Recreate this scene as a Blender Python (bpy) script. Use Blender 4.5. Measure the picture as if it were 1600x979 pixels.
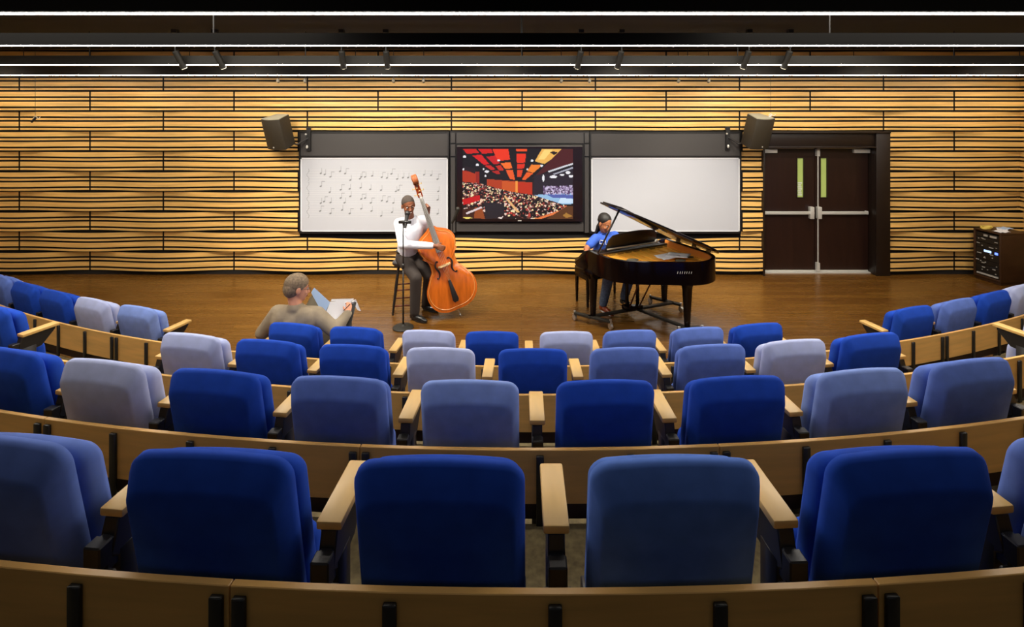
import bpy, bmesh, math, random
from mathutils import Vector, Matrix, Euler
random.seed(7)
for o in list(bpy.data.objects): bpy.data.objects.remove(o, do_unlink=True)
S = bpy.context.scene; COL = S.collection
PI = math.pi

# ------------------------------------------------------------------ camera
FPX, PX0, PY0 = 870.0, 815.0, 150.0
cd = bpy.data.cameras.new('camera'); cam = bpy.data.objects.new('camera', cd); COL.objects.link(cam)
cam.location = (0, 0, 3.0); cam.rotation_euler = (PI/2, 0, 0)
cd.sensor_width = 36; cd.lens = FPX/1600*36; cd.shift_x = (800-PX0)/1600; cd.shift_y = (PY0-489.5)/1600
cd.clip_start = 0.05; S.camera = cam

# ------------------------------------------------------------------ light
w = bpy.data.worlds.new('world'); S.world = w; w.use_nodes = True
w.node_tree.nodes['Background'].inputs[0].default_value = (0.5, 0.45, 0.4, 1)
w.node_tree.nodes['Background'].inputs[1].default_value = 0.02
S.view_settings.view_transform = 'Standard'; S.view_settings.look = 'None'
S.view_settings.exposure = 0.0; S.view_settings.gamma = 1.0; S.view_settings.use_curve_mapping = False
STRIP = [36.0, 56.0, 55.0, 45.0]       # strength of the four linear ceiling lights, nearest first
SPOT_W = 210.0                          # track spotlights over the stage
WALL_FILL_W = 78.0                           # unseen spots added to brighten the slatted wall
FILL_W = 26.0                          # soft fill lamps added over the seating and stage front, without fixtures
def fill_light(x, y, z, power, size, color=(1, .93, .82)):
    l = bpy.data.lights.new('fill_light', 'AREA'); l.shape = 'RECTANGLE'; l.size = size; l.size_y = .5
    l.energy = power; l.color = color
    o = bpy.data.objects.new('fill_light', l); COL.objects.link(o); o.location = (x, y, z); return o
fill_light(-3.6, 4.4, 3.74, FILL_W*3.0, 4); fill_light(3.6, 4.4, 3.74, FILL_W*3.0, 4)
fill_light(-2.6, 1.9, 3.74, FILL_W*.4, 4); fill_light(2.6, 1.9, 3.74, FILL_W*.4, 4)
fill_light(0, 6.0, 3.74, FILL_W*4.2, 9)
fill_light(0, -1.2, 3.74, 11.0, 8, (.8, .88, 1))  # bluish fill added behind the camera to lift the seat backs

# ------------------------------------------------------------------ helpers
def P(px, py, d):
    return Vector(((px-PX0)/FPX*d, d, 3.0-(py-PY0)/FPX*d))
def srgb(r, g, b):
    f = lambda c: (c/255/12.92) if c/255 <= .04045 else ((c/255+.055)/1.055)**2.4
    return (f(r), f(g), f(b), 1)
def mat(name, col, rough=.5, metal=0, emit=None, es=0, noise=None, bump=0, sheen=0, coat=0, spec=.5):
    m = bpy.data.materials.new(name); m.use_nodes = True; nt = m.node_tree; b = nt.nodes['Principled BSDF']
    b.inputs['Base Color'].default_value = col; b.inputs['Roughness'].default_value = rough
    b.inputs['Metallic'].default_value = metal; b.inputs['Specular IOR Level'].default_value = spec
    if sheen: b.inputs['Sheen Weight'].default_value = sheen
    if coat: b.inputs['Coat Weight'].default_value = coat; b.inputs['Coat Roughness'].default_value = .06
    if emit: b.inputs['Emission Color'].default_value = emit; b.inputs['Emission Strength'].default_value = es
    if noise:                       # (scale xyz, amount, detail, coordinate)
        sc, amt, det = noise[:3]
        tc = nt.nodes.new('ShaderNodeTexCoord'); mp = nt.nodes.new('ShaderNodeMapping'); nz = nt.nodes.new('ShaderNodeTexNoise')
        mp.inputs['Scale'].default_value = sc; nz.inputs['Scale'].default_value = 1; nz.inputs['Detail'].default_value = det
        nt.links.new(tc.outputs['Object'], mp.inputs[0]); nt.links.new(mp.outputs[0], nz.inputs['Vector'])
        rp = nt.nodes.new('ShaderNodeMapRange'); rp.inputs[1].default_value = .3; rp.inputs[2].default_value = .7
        rp.inputs[3].default_value = 1-amt; rp.inputs[4].default_value = 1+amt
        nt.links.new(nz.outputs[0], rp.inputs[0])
        mx = nt.nodes.new('ShaderNodeVectorMath'); mx.operation = 'SCALE'; mx.inputs[0].default_value = col[:3]
        nt.links.new(rp.outputs[0], mx.inputs['Scale']); nt.links.new(mx.outputs[0], b.inputs['Base Color'])
        if bump:
            bp = nt.nodes.new('ShaderNodeBump'); bp.inputs['Strength'].default_value = bump; bp.inputs['Distance'].default_value = .004
            nt.links.new(nz.outputs[0], bp.inputs['Height']); nt.links.new(bp.outputs[0], b.inputs['Normal'])
    return m
M = {}
M['slat'] = mat('slat oak', srgb(230, 182, 104), .42, noise=((1.4, 3, 26), .22, 4))
M['backing'] = mat('black backing', (.006, .004, .003, 1), .8)
M['oak'] = mat('panel oak', srgb(222, 172, 98), .42, noise=((2.2, 2.2, 22), .13, 4))
M['armwood'] = mat('armrest oak', srgb(222, 180, 108), .38, noise=((14, 3, 6), .08, 3))
M['kick'] = mat('dark kick board', srgb(58, 38, 26), .7)
M['carpet'] = mat('speckled carpet', srgb(112, 98, 66), .95, noise=((26, 26, 26), .35, 6), bump=.5)
M['black'] = mat('black powder-coated metal', (.012, .011, .011, 1), .38)
M['blackgloss'] = mat('piano black lacquer', (.004, .0018, .002, 1), .13, spec=.3)
M['darkgrey'] = mat('dark grey board', srgb(60, 57, 56), .45)
M['frame'] = mat('black frame', (.010, .009, .009, 1), .35)
M['white'] = mat('whiteboard enamel', srgb(176, 178, 186), .4)
M['whitetrim'] = mat('white strip', srgb(212, 213, 218), .4)
M['ink'] = mat('grey marker ink', srgb(120, 122, 126), .6)
M['inkpale'] = mat('pale marker ink', srgb(192, 193, 196), .6)
M['doorwood'] = mat('dark stained door', srgb(36, 18, 12), .35, noise=((16, 16, 1.5), .2, 3))
M['doorframe'] = mat('door frame brown', srgb(28, 17, 10), .4)
M['chrome'] = mat('brushed steel', (.68, .68, .66, 1), .28, metal=.9)
M['satin'] = mat('satin aluminium', srgb(205, 203, 196), .35, metal=.3)
M['litglass'] = mat('lit corridor glass', srgb(150, 165, 90), .15, emit=srgb(175, 190, 110), es=.28)
M['speaker'] = mat('bronze grey grille', srgb(47, 40, 28), .6, noise=((180, 180, 180), .25, 1))
M['speakertop_lit'] = mat('lit cabinet top', srgb(150, 145, 125), .45)  # pale tone puts the light on the tilted top into its colour
M['rackwood'] = mat('dark brown rack case', srgb(62, 38, 20), .4, noise=((5, 5, 16), .15, 3))
M['ceil'] = mat('black ceiling', (.006, .005, .004, 1), .9)
M['fascia'] = mat('dark fascia', srgb(30, 27, 20), .6)
M['skin_d'] = mat('brown skin', srgb(132, 80, 54), .4)
M['skin_m'] = mat('mid brown skin', srgb(168, 108, 72), .45)
M['skin_l'] = mat('pale skin', srgb(226, 158, 122), .5)
M['shirt_w'] = mat('white shirt', srgb(232, 234, 244), .8)
M['shirt_b'] = mat('blue t-shirt', srgb(52, 92, 192), .85, noise=((20, 20, 20), .1, 3))
M['jacket'] = mat('taupe tweed jacket', srgb(152, 137, 114), .9, noise=((9, 9, 14), .16, 3), bump=.8)
M['trouser'] = mat('charcoal trousers', srgb(58, 50, 46), .85)
M['jeans'] = mat('blue jeans', srgb(92, 108, 132), .9, noise=((35, 35, 35), .3, 4))
M['shoe'] = mat('black leather', (.012, .012, .012, 1), .25)
M['hair_g'] = mat('grey brown hair', srgb(132, 112, 88), .7, noise=((60, 60, 60), .35, 3), bump=.6)
M['hair_b'] = mat('black hair', srgb(22, 18, 16), .6, noise=((60, 60, 20), .3, 3), bump=.6)
M['hair_s'] = mat('greying hair', srgb(62, 53, 47), .9, noise=((90, 90, 90), .3, 3))
M['eye'] = mat('eye white', (.75, .74, .72, 1), .3)
M['pupil'] = mat('pupil', (.01, .008, .006, 1), .2)
M['lip_d'] = mat('lips', srgb(120, 60, 48), .5)
M['teeth'] = mat('teeth', srgb(235, 230, 220), .3)
M['bassfront'] = mat('orange varnished spruce', srgb(196, 98, 28), .22, noise=((26, 26, 3), .2, 3), coat=.4)
M['bassside'] = mat('red brown varnish', srgb(128, 52, 18), .25, coat=.4)
M['purf'] = mat('pale edging', srgb(214, 156, 84), .35)
M['ebony'] = mat('ebony', (.014, .012, .012, 1), .35)
M['fingerboard'] = mat('grey worn fingerboard', srgb(112, 108, 104), .3)
M['brass'] = mat('brass', (.55, .38, .16, 1), .5, metal=1)
M['maple'] = mat('pale maple', srgb(222, 190, 140), .4)
M['goldplate'] = mat('gold iron plate', srgb(250, 190, 72), .4)
M['soundboard'] = mat('spruce soundboard', srgb(226, 142, 58), .4)
M['felt'] = mat('grey felt', srgb(92, 92, 80), .9)
M['ivory'] = mat('white keys', srgb(235, 232, 222), .25)
M['paper'] = mat('white paper', srgb(240, 240, 244), .7)
M['bluepaper'] = mat('pale blue print', srgb(176, 200, 232), .7)
M['redbrown'] = mat('red brown rod', srgb(96, 42, 22), .35)
M['yellow'] = mat('yellow cable', srgb(228, 200, 90), .5)
M['red'] = mat('red plug', srgb(190, 50, 30), .5)
M['blueled'] = mat('blue display', srgb(60, 80, 230), .3, emit=srgb(90, 120, 255), es=3)
M['cyanled'] = mat('pale display', srgb(170, 200, 240), .3, emit=srgb(170, 200, 255), es=1.6)
M['strip'] = mat('lit diffuser', (1, 1, 1, 1), .5, emit=(1, .93, .84, 1), es=50)
M['seatR'] = mat('royal blue cloth', srgb(31, 74, 184), .92, noise=((14, 14, 14), .10, 4), bump=.1, spec=.2)
M['seatM'] = mat('steel blue cloth', srgb(95, 120, 196), .92, noise=((14, 14, 14), .10, 4), bump=.1, spec=.2)
M['seatP'] = mat('periwinkle cloth', srgb(130, 154, 220), .92, noise=((14, 14, 14), .09, 4), bump=.1, spec=.2)
M['seatB'] = mat('cornflower cloth', srgb(88, 124, 208), .92, noise=((14, 14, 14), .10, 4), bump=.1, spec=.2)
M['seatL'] = mat('pale lavender cloth', srgb(178, 187, 226), .92, noise=((14, 14, 14), .07, 4), bump=.1, spec=.2)
M['lens'] = mat('warm lamp lens', (1, .9, .7, 1), .3, emit=(1, .85, .6, 1), es=6)
M['spotgrey'] = mat('grey spot body', srgb(130, 122, 105), .5)

def link(name, me, parent=None, m=None, smooth=False, smooth_angle=None):
    if m is not None:
        for x in (m if isinstance(m, (list, tuple)) else [m]): me.materials.append(M[x] if isinstance(x, str) else x)
    o = bpy.data.objects.new(name, me); COL.objects.link(o)
    if parent: o.parent = parent
    if smooth:
        for p in me.polygons: p.use_smooth = True
    return o
def obj(name, bm, m, parent=None, smooth=False, bevel=0, seg=2, sharp=35):
    bmesh.ops.recalc_face_normals(bm, faces=bm.faces)
    if bevel:
        es = [e for e in bm.edges if len(e.link_faces) == 2 and e.calc_face_angle(0) > .6]
        bmesh.ops.bevel(bm, geom=es, offset=bevel, segments=seg, affect='EDGES', profile=.5, clamp_overlap=True)
        smooth = True
    if smooth:
        for e in bm.edges:
            if len(e.link_faces) == 2 and e.calc_face_angle(0) > math.radians(sharp): e.smooth = False
    me = bpy.data.meshes.new(name); bm.to_mesh(me); bm.free()
    return link(name, me, parent, m, smooth)
def thing(name, label, cat, loc=(0, 0, 0), rotz=0, group=None):
    o = bpy.data.objects.new(name, None); COL.objects.link(o); o.empty_display_size = .1
    o.location = loc; o.rotation_euler = (0, 0, rotz); return tag(o, label, cat, group)
def tag(o, label, cat, group=None):
    o['label'] = label; o['category'] = cat
    if group: o['group'] = group
    return o
def struct(o): o['kind'] = 'structure'; return o
def B(): return bmesh.new()
def box(bm, x0, x1, y0, y1, z0, z1, mi=0, mtx=None):
    v = [bm.verts.new((x, y, z)) for x in (x0, x1) for y in (y0, y1) for z in (z0, z1)]
    if mtx is not None:
        for q in v: q.co = mtx @ q.co
    for f in ((0, 1, 3, 2), (4, 6, 7, 5), (0, 4, 5, 1), (2, 3, 7, 6), (0, 2, 6, 4), (1, 5, 7, 3)):
        bm.faces.new([v[i] for i in f]).material_index = mi
    return v
def frame_axes(d):
    d = d.normalized(); a = Vector((0, 0, 1)) if abs(d.z) < .9 else Vector((0, 1, 0))
    u = a.cross(d).normalized(); return u, d.cross(u).normalized()
def tube(bm, pts, r, n=10, mi=0, cap=True):
    pts = [Vector(p) for p in pts]; rs = r if isinstance(r, (list, tuple)) else [r]*len(pts)
    rings = []
    for i, p in enumerate(pts):
        d = (pts[min(i+1, len(pts)-1)]-pts[max(i-1, 0)])
        u, v = frame_axes(d)
        if rings and i:
            pu = prevu - d.normalized()*prevu.dot(d.normalized())
            if pu.length > 1e-6: u = pu.normalized(); v = d.normalized().cross(u)
        prevu = u
        rings.append([bm.verts.new(p+(u*math.cos(t)+v*math.sin(t))*rs[i]) for t in [2*PI*k/n for k in range(n)]])
    for a, b in zip(rings, rings[1:]):
        for k in range(n):
            f = bm.faces.new((a[k], a[(k+1) % n], b[(k+1) % n], b[k])); f.material_index = mi
    if cap:
        bm.faces.new(rings[0][::-1]).material_index = mi; bm.faces.new(rings[-1]).material_index = mi
def prism(bm, pts, z0, z1, mi=0, mtx=None):
    a = [bm.verts.new((x, y, z0)) for x, y in pts]; b = [bm.verts.new((x, y, z1)) for x, y in pts]
    if mtx is not None:
        for q in a+b: q.co = mtx @ q.co
    n = len(pts)
    for k in range(n): bm.faces.new((a[k], a[(k+1) % n], b[(k+1) % n], b[k])).material_index = mi
    bm.faces.new(a[::-1]).material_index = mi; bm.faces.new(b).material_index = mi
def lathe(bm, prof, n=20, mi=0, mtx=None):
    rings = []
    for r, z in prof:
        rings.append([bm.verts.new((r*math.cos(2*PI*k/n), r*math.sin(2*PI*k/n), z)) for k in range(n)])
    if mtx is not None:
        for rg in rings:
            for q in rg: q.co = mtx @ q.co
    for a, b in zip(rings, rings[1:]):
        for k in range(n): bm.faces.new((a[k], a[(k+1) % n], b[(k+1) % n], b[k])).material_index = mi
    bm.faces.new(rings[0][::-1]).material_index = mi; bm.faces.new(rings[-1]).material_index = mi
def ell(bm, c, r, rot=None, n=20, mi=0):
    mt = Matrix.Translation(Vector(c)) @ (rot.to_matrix().to_4x4() if isinstance(rot, Euler) else (rot if rot is not None else Matrix())) @ Matrix.Diagonal((r[0], r[1], r[2], 1))
    res = bmesh.ops.create_uvsphere(bm, u_segments=n, v_segments=n//2+2, radius=1, matrix=mt)
    for v in res['verts']:
        for f in v.link_faces: f.material_index = mi
def cap(bm, a, b, ra, rb, n=14):
    """capsule tapering from ra to rb"""
    a = Vector(a); b = Vector(b); d = (b-a); L = d.length; dn = d.normalized()
    pts = []; rs = []
    for k in range(5):
        t = PI/2*(k/4); pts.append(a-dn*ra*math.cos(t)); rs.append(max(ra*math.sin(t), .0008))
    for k in range(5):
        t = PI/2*(k/4); pts.append(b+dn*rb*math.sin(t)); rs.append(max(rb*math.cos(t), .0008))
    tube(bm, pts, rs, n)
def fuse(name, bm, m, parent, voxel=.008, sm=4):
    """melt overlapping closed pieces into one continuous skin"""
    bmesh.ops.recalc_face_normals(bm, faces=bm.faces)
    me = bpy.data.meshes.new('tmp'); bm.to_mesh(me); bm.free()
    t = bpy.data.objects.new('tmp', me); COL.objects.link(t)
    a = t.modifiers.new('r', 'REMESH'); a.mode = 'VOXEL'; a.voxel_size = voxel
    b = t.modifiers.new('s', 'SMOOTH'); b.iterations = sm; b.factor = .5
    dg = bpy.context.evaluated_depsgraph_get(); dg.update()
    nm = bpy.data.meshes.new_from_object(t.evaluated_get(dg)); nm.name = name
    bpy.data.objects.remove(t, do_unlink=True); nm.materials.clear()
    return link(name, nm, parent, m, True)

# ------------------------------------------------------------------ rows of seating: arcs round the stage
ARCX = .06
ROWD = [4.755, 3.63, 2.50, 1.374]; ROWR = [12.9, 12.9, 12.1, 12.5]; TIER = [0, .36, .72, 1.08, 1.44]
def arc_y(r, x, off=0):
    R_ = ROWR[r]-off; return ROWD[r]+ROWR[r]-math.sqrt(R_*R_-(x-ARCX)**2)
def arc_p(r, th, off=0, z=0):
    R_ = ROWR[r]-off; return Vector((ARCX+R_*math.sin(th), ROWD[r]+ROWR[r]-R_*math.cos(th), z))

# ------------------------------------------------------------------ room shell
WALLY = 9.42; XL, XR, YB, ZC = -9.6, 8.52, -3.2, 3.78
bm = B(); box(bm, XL, XR, YB, WALLY+.6, -.1, 0)
fl = obj('floor', bm, None)
fm = bpy.data.materials.new('dark stage planks'); fm.use_nodes = True; nt = fm.node_tree; bs = nt.nodes['Principled BSDF']
tc = nt.nodes.new('ShaderNodeTexCoord'); br = nt.nodes.new('ShaderNodeTexBrick')
mp = nt.nodes.new('ShaderNodeMapping'); nt.links.new(tc.outputs['Object'], mp.inputs[0])
nt.links.new(mp.outputs[0], br.inputs['Vector'])
br.inputs['Scale'].default_value = 1; br.inputs['Brick Width'].default_value = 1.5; br.inputs['Row Height'].default_value = .12
br.inputs['Mortar Size'].default_value = .0015; br.inputs['Color1'].default_value = srgb(115, 77, 28); br.inputs['Color2'].default_value = srgb(100, 64, 22)
br.inputs['Mortar'].default_value = srgb(50, 28, 12)
nz = nt.nodes.new('ShaderNodeTexNoise'); mp2 = nt.nodes.new('ShaderNodeMapping'); mp2.inputs['Scale'].default_value = (1.2, 26, 1)
nt.links.new(tc.outputs['Object'], mp2.inputs[0]); nt.links.new(mp2.outputs[0], nz.inputs['Vector']); nz.inputs['Scale'].default_value = 1; nz.inputs['Detail'].default_value = 5
mx = nt.nodes.new('ShaderNodeMix'); mx.data_type = 'RGBA'; mx.blend_type = 'MULTIPLY'; mx.inputs[0].default_value = .35
nt.links.new(br.outputs[0], mx.inputs[6]); nt.links.new(nz.outputs[0], mx.inputs[7]); nt.links.new(mx.outputs[2], bs.inputs['Base Color'])
rr = nt.nodes.new('ShaderNodeMapRange'); rr.inputs[3].default_value = .16; rr.inputs[4].default_value = .36; nt.links.new(nz.outputs[0], rr.inputs[0]); nt.links.new(rr.outputs[0], bs.inputs['Roughness'])
fl.data.materials.append(fm); struct(fl)
bm = B(); box(bm, XL, XR, YB, WALLY+.6, ZC, ZC+.1); struct(obj('ceiling', bm, 'ceil'))
bm = B(); box(bm, XL-.15, XL, YB, WALLY+.6, 0, ZC); struct(obj('wall_left', bm, 'oak'))
bm = B(); box(bm, XL, XR, YB-.15, YB, 0, ZC); struct(obj('wall_rear', bm, 'kick'))

# slatted back wall: staggered wavy panels of wide and narrow oak slats over black
ROWH, Z0, PL = .336, .062, 2.425
JOINT_E = (137.0-PX0)/93.3; JOINT_O = (26.0-PX0)/93.3
BX0, BX1, BZ0, BZ1 = (467.5-PX0)/93.05, (1158-PX0)/93.05, 3-(363.5-150)/93.05, 3-(205-150)/93.05
DX0, DX1, DZ1 = (1190-PX0)/93.05, (1387-PX0)/93.05, 2.41
SL = [(.016, .049), (.078, .155), (.184, .217), (.246, .321)]
def slat_wall(name, xa, xb, holes, transform=None):
    bm = B()
    def strip(x0, x1, z0, z1, joint, amp, ledge=False):
        n = max(1, int((x1-x0)/.12)); cols = []
        for i in range(n+1):
            x = x0+(x1-x0)*i/n
            p = .045+amp*(1-math.cos(2*PI*(x-joint)/PL))/2
            yf = WALLY-p
            yb = WALLY-.002 if ledge else yf+.022
            cols.append([bm.verts.new(c) for c in ((x, yf, z0), (x, yf, z1), (x, yb, z1), (x, yb, z0))])
        for a, b in zip(cols, cols[1:]):
            for k in range(4): bm.faces.new((a[k], a[(k+1) % 4], b[(k+1) % 4], b[k])).material_index = 0 if k == 0 or (ledge and k == 1) else 1
        bm.faces.new(cols[0]).material_index = 1; bm.faces.new(cols[-1][::-1]).material_index = 1
    for k in range(12):
        zb = Z0+ROWH*k; joint = JOINT_E if k % 2 == 0 else JOINT_O
        amp = .095
        edges = [joint+PL*i for i in range(-3, 9)]
        for s0, s1 in SL:
            za, zc = zb+s0, zb+s1
            if za > ZC: continue
            zc = min(zc, ZC)
            for ja, jb in zip(edges, edges[1:]):
                x0, x1 = max(ja+.013, xa), min(jb-.013, xb)
                segs = [(x0, x1)] if x1-x0 > .03 else []
                for hx0, hx1, hz0, hz1 in holes:
                    if zc > hz0 and za < hz1:
                        ns = []
                        for a, b in segs:
                            if hx1 <= a or hx0 >= b: ns.append((a, b)); continue
                            if hx0-a > .02: ns.append((a, hx0))
                            if b-hx1 > .02: ns.append((hx1, b))
                        segs = ns
                for a, b in segs: strip(a, b, za, zc, joint, amp)
    if transform is None:
        for a, b, c, d in ((xa, DX0, 0, ZC), (DX1, xb, 0, ZC), (DX0, DX1, DZ1, ZC)):
            box(bm, a, b, WALLY, WALLY+.12, c, d, 1)
    else:
        box(bm, xa, xb, WALLY, WALLY+.12, 0, ZC, 1)
        for v in bm.verts: v.co = transform @ v.co
    return struct(obj(name, bm, ['slat', 'backing']))
slat_wall('wall_back', XL, XR, [(BX0, BX1, BZ0, BZ1), (DX0, DX1, -1, DZ1)])
slat_wall('wall_right', -12, .02, [], Matrix.Translation((XR-.0, WALLY, 0)) @ Matrix.Rotation(-PI/2, 4, 'Z') @ Matrix.Translation((0, -WALLY, 0)) @ Matrix.Translation((0, .0, 0)) @ Matrix.Diagonal((-1, 1, 1, 1)))
bm = B(); box(bm, XL, DX0, WALLY-.03, WALLY+.02, 0, .06); box(bm, DX1, XR, WALLY-.03, WALLY+.02, 0, .06)
struct(obj('baseboard_back', bm, 'backing'))

# double door, recessed
bm = B(); yd = 9.5
box(bm, DX0-.0, DX0+.03, WALLY-.14, WALLY+.16, 0, DZ1)                      # left jamb
box(bm, DX1-.235, DX1, WALLY-.14, WALLY-.1, 0, DZ1)                          # right flat frame
box(bm, DX1-.235, DX1-.2, WALLY-.1, WALLY+.16, 0, DZ1)
box(bm, DX1-.03, DX1, WALLY-.1, WALLY, 0, DZ1)
box(bm, DX0+.03, DX1-.235, WALLY-.14, WALLY+.16, 2.135, 2.16); box(bm, DX0+.03, DX1-.235, WALLY-.1, WALLY-.06, 2.16, DZ1)
box(bm, DX0, DX1, WALLY-.16, WALLY-.1, DZ1-.03, DZ1)
box(bm, DX0, DX1, WALLY+.16, WALLY+.2, 0, DZ1)
struct(obj('trim_1', bm, 'doorframe', bevel=.004))
bm = B(); box(bm, DX0+.03, DX1-.24, 9.42, 9.58, 0, .018); struct(obj('trim_2', bm, 'satin'))
dl, dr = DX0+.035, DX1-.24; dm = (dl+dr)/2+.01
for n, (a, b) in enumerate(((dl, dm-.004), (dm+.004, dr))):
    gx = (1250.5 if n == 0 else 1287)
    gc = (gx-PX0)/FPX*9.5; g0, g1, h0, h1 = gc-.052, gc+.052, 1.275, 1.94
    bm = B()
    for q in ((a, g0, .02, 2.13), (g1, b, .02, 2.13), (g0, g1, .02, h0), (g0, g1, h1, 2.13)):
        box(bm, q[0], q[1], 9.50, 9.545, q[2], q[3])
    dr_ = obj('door_%d' % (n+1), bm, 'doorwood'); struct(dr_)
    bm = B(); box(bm, g0, g1, 9.517, 9.523, h0, h1); obj('window_pane', bm, 'litglass', dr_)
    bm = B()
    for q in ((g0-.015, g0, h0-.015, h1+.015), (g1, g1+.015, h0-.015, h1+.015), (g0, g1, h0-.015, h0), (g0, g1, h1, h1+.015)):
        box(bm, q[0], q[1], 9.492, 9.50, q[2], q[3])
    obj('window_bead', bm, 'doorframe', dr_)
    if n == 0:                                   # printed notice on the glass: rows of pale marks
        bm = B()
        for k in range(7):
            box(bm, gc-.04+.006*(k % 2), gc+.035-.008*(k % 3), 9.512, 9.515, h0+.03+.034*k, h0+.045+.034*k)
        obj('notice', bm, 'whitetrim', dr_)
    # panic bar
    bm = B(); box(bm, a+.05, b-.03, 9.425, 9.455, .995, 1.045); obj('push_bar', bm, 'satin', dr_, bevel=.006)
    ex = b-.07 if n == 0 else a+.05
    bm = B(); box(bm, ex-.035, ex+.035, 9.42, 9.5, .92, 1.12); box(bm, a+.03 if n == 0 else b-.06, a+.06 if n == 0 else b-.03, 9.43, 9.5, .99, 1.05)
    obj('latch_case', bm, 'satin', dr_, bevel=.006)
    ca, cb = (a+.0, a+.27) if n == 0 else (b-.27, b)
    bm = B(); box(bm, ca, cb, 9.43, 9.5, 2.035, 2.10); obj('door_closer', bm, 'satin', dr_, bevel=.006)
    bm = B(); box(bm, a+.02, b-.02, 9.455, 9.475, 2.108, 2.128); obj('closer_track', bm, 'satin', dr_)
    bm = B(); box(bm, a, b, 9.492, 9.5, .02, .036); obj('door_sweep', bm, 'satin', dr_)
    if n == 1:
        bm = B(); tube(bm, [(a+.035, 9.46, .03), (a+.035, 9.46, 2.1)], .011, 8); box(bm, a+.01, a+.06, 9.44, 9.5, .03, .17); box(bm, a+.01, a+.06, 9.44, 9.5, 1.98, 2.1)
        obj('latch_rod', bm, 'satin', dr_)

# stepped seating tiers
for k in range(1, 5):
    bm = B(); z = TIER[k]; xs = [XL+.001+(XR-XL-.002)*i/60 for i in range(61)]
    fr = [min(arc_y(k-1, x), WALLY-.25) for x in xs]
    bk = [min(arc_y(k, x)-.02, f-.02) for x, f in zip(xs, fr)] if k < 4 else [YB+.001]*61
    cols = [[bm.verts.new(c) for c in ((x, f, 0.001), (x, f, z), (x, b, z), (x, b, 0.001))] for x, f, b in zip(xs, fr, bk)]
    for a, b in zip(cols, cols[1:]):
        for i in range(4): bm.faces.new((a[i], a[(i+1) % 4], b[(i+1) % 4], b[i]))
    bm.faces.new(cols[0]); bm.faces.new(cols[-1][::-1])
    struct(obj('floor_tier', bm, 'carpet'))
# ------------------------------------------------------------------ wooden modesty panels behind each row
ROWNAME = ['front', 'second', 'third', 'nearest']
def modesty(r, k, side_lab):
    """one segment, arc from th0 to th1"""
    R_ = ROWR[r]; seg = 1.635/R_; base = (-.735-ARCX)/R_
    t0, t1 = base+seg*k+.0015/R_, base+seg*(k+1)-.0015/R_
    if min(abs(arc_p(r, t0).x), abs(arc_p(r, t1).x)) > 9.2 or arc_p(r, t1).x > XR-.05 or arc_p(r, t0).x < XL+.05: return
    if max(arc_p(r, t0).y, arc_p(r, t1).y) > WALLY-.4: return
    zf = TIER[r+1]
    tm = (t0+t1)/2; org = arc_p(r, tm, 0, zf)
    t = thing('modesty_panel', side_lab, 'panel', org, 0, 'oak panels behind the %s row' % ROWNAME[r])
    def arcbox(bm, a, b, o0, o1, z0, z1, n=8, mi=0):
        cols = []
        for i in range(n+1):
            th = a+(b-a)*i/n
            cols.append([bm.verts.new(arc_p(r, th, o, z+zf)-org) for o, z in ((o0, z0), (o1, z0), (o1, z1), (o0, z1))])
        for c, d in zip(cols, cols[1:]):
            for i in range(4): bm.faces.new((c[i], c[(i+1) % 4], d[(i+1) % 4], d[i])).material_index = mi
        bm.faces.new(cols[0][::-1]).material_index = mi; bm.faces.new(cols[-1]).material_index = mi
    bm = B(); arcbox(bm, t0, t1, 0, .022, .088, .33); obj('board', bm, 'oak', t, bevel=.002, seg=1)
    bm = B(); arcbox(bm, t0, t1, .03, .045, 0, .1); obj('kick_board', bm, 'kick', t)
    w2 = .017/R_
    for j in range(5):
        th = t0+(t1-t0)*j/4
        if j == 0: th = t0+.028/R_
        if j == 4: th = t1-.028/R_
        bm = B(); arcbox(bm, th-w2, th+w2, -.016, 0, 0, .31, 1); obj('bracket', bm, 'black', t, bevel=.003, seg=1)
PN = {0: range(-5, 6), 1: range(-5, 6), 2: range(-3, 4), 3: range(-3, 4)}
ORD = ['first', 'second', 'third', 'fourth', 'fifth', 'sixth', 'seventh', 'eighth', 'ninth', 'tenth', 'eleventh', 'twelfth']
for r, rg in PN.items():
    ends = lambda k: [arc_p(r, (-.735-ARCX+1.635*(k+e))/ROWR[r]) for e in (0, 1)]
    vis = [k for k in rg if min(abs(p.x/p.y) for p in ends(k)) < 1.0 or abs(k) < 1]
    for i, k in enumerate(vis):
        modesty(r, k, 'low oak panel with black brackets behind the %s row, %s from the left' % (ROWNAME[r], ORD[i]))

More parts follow.
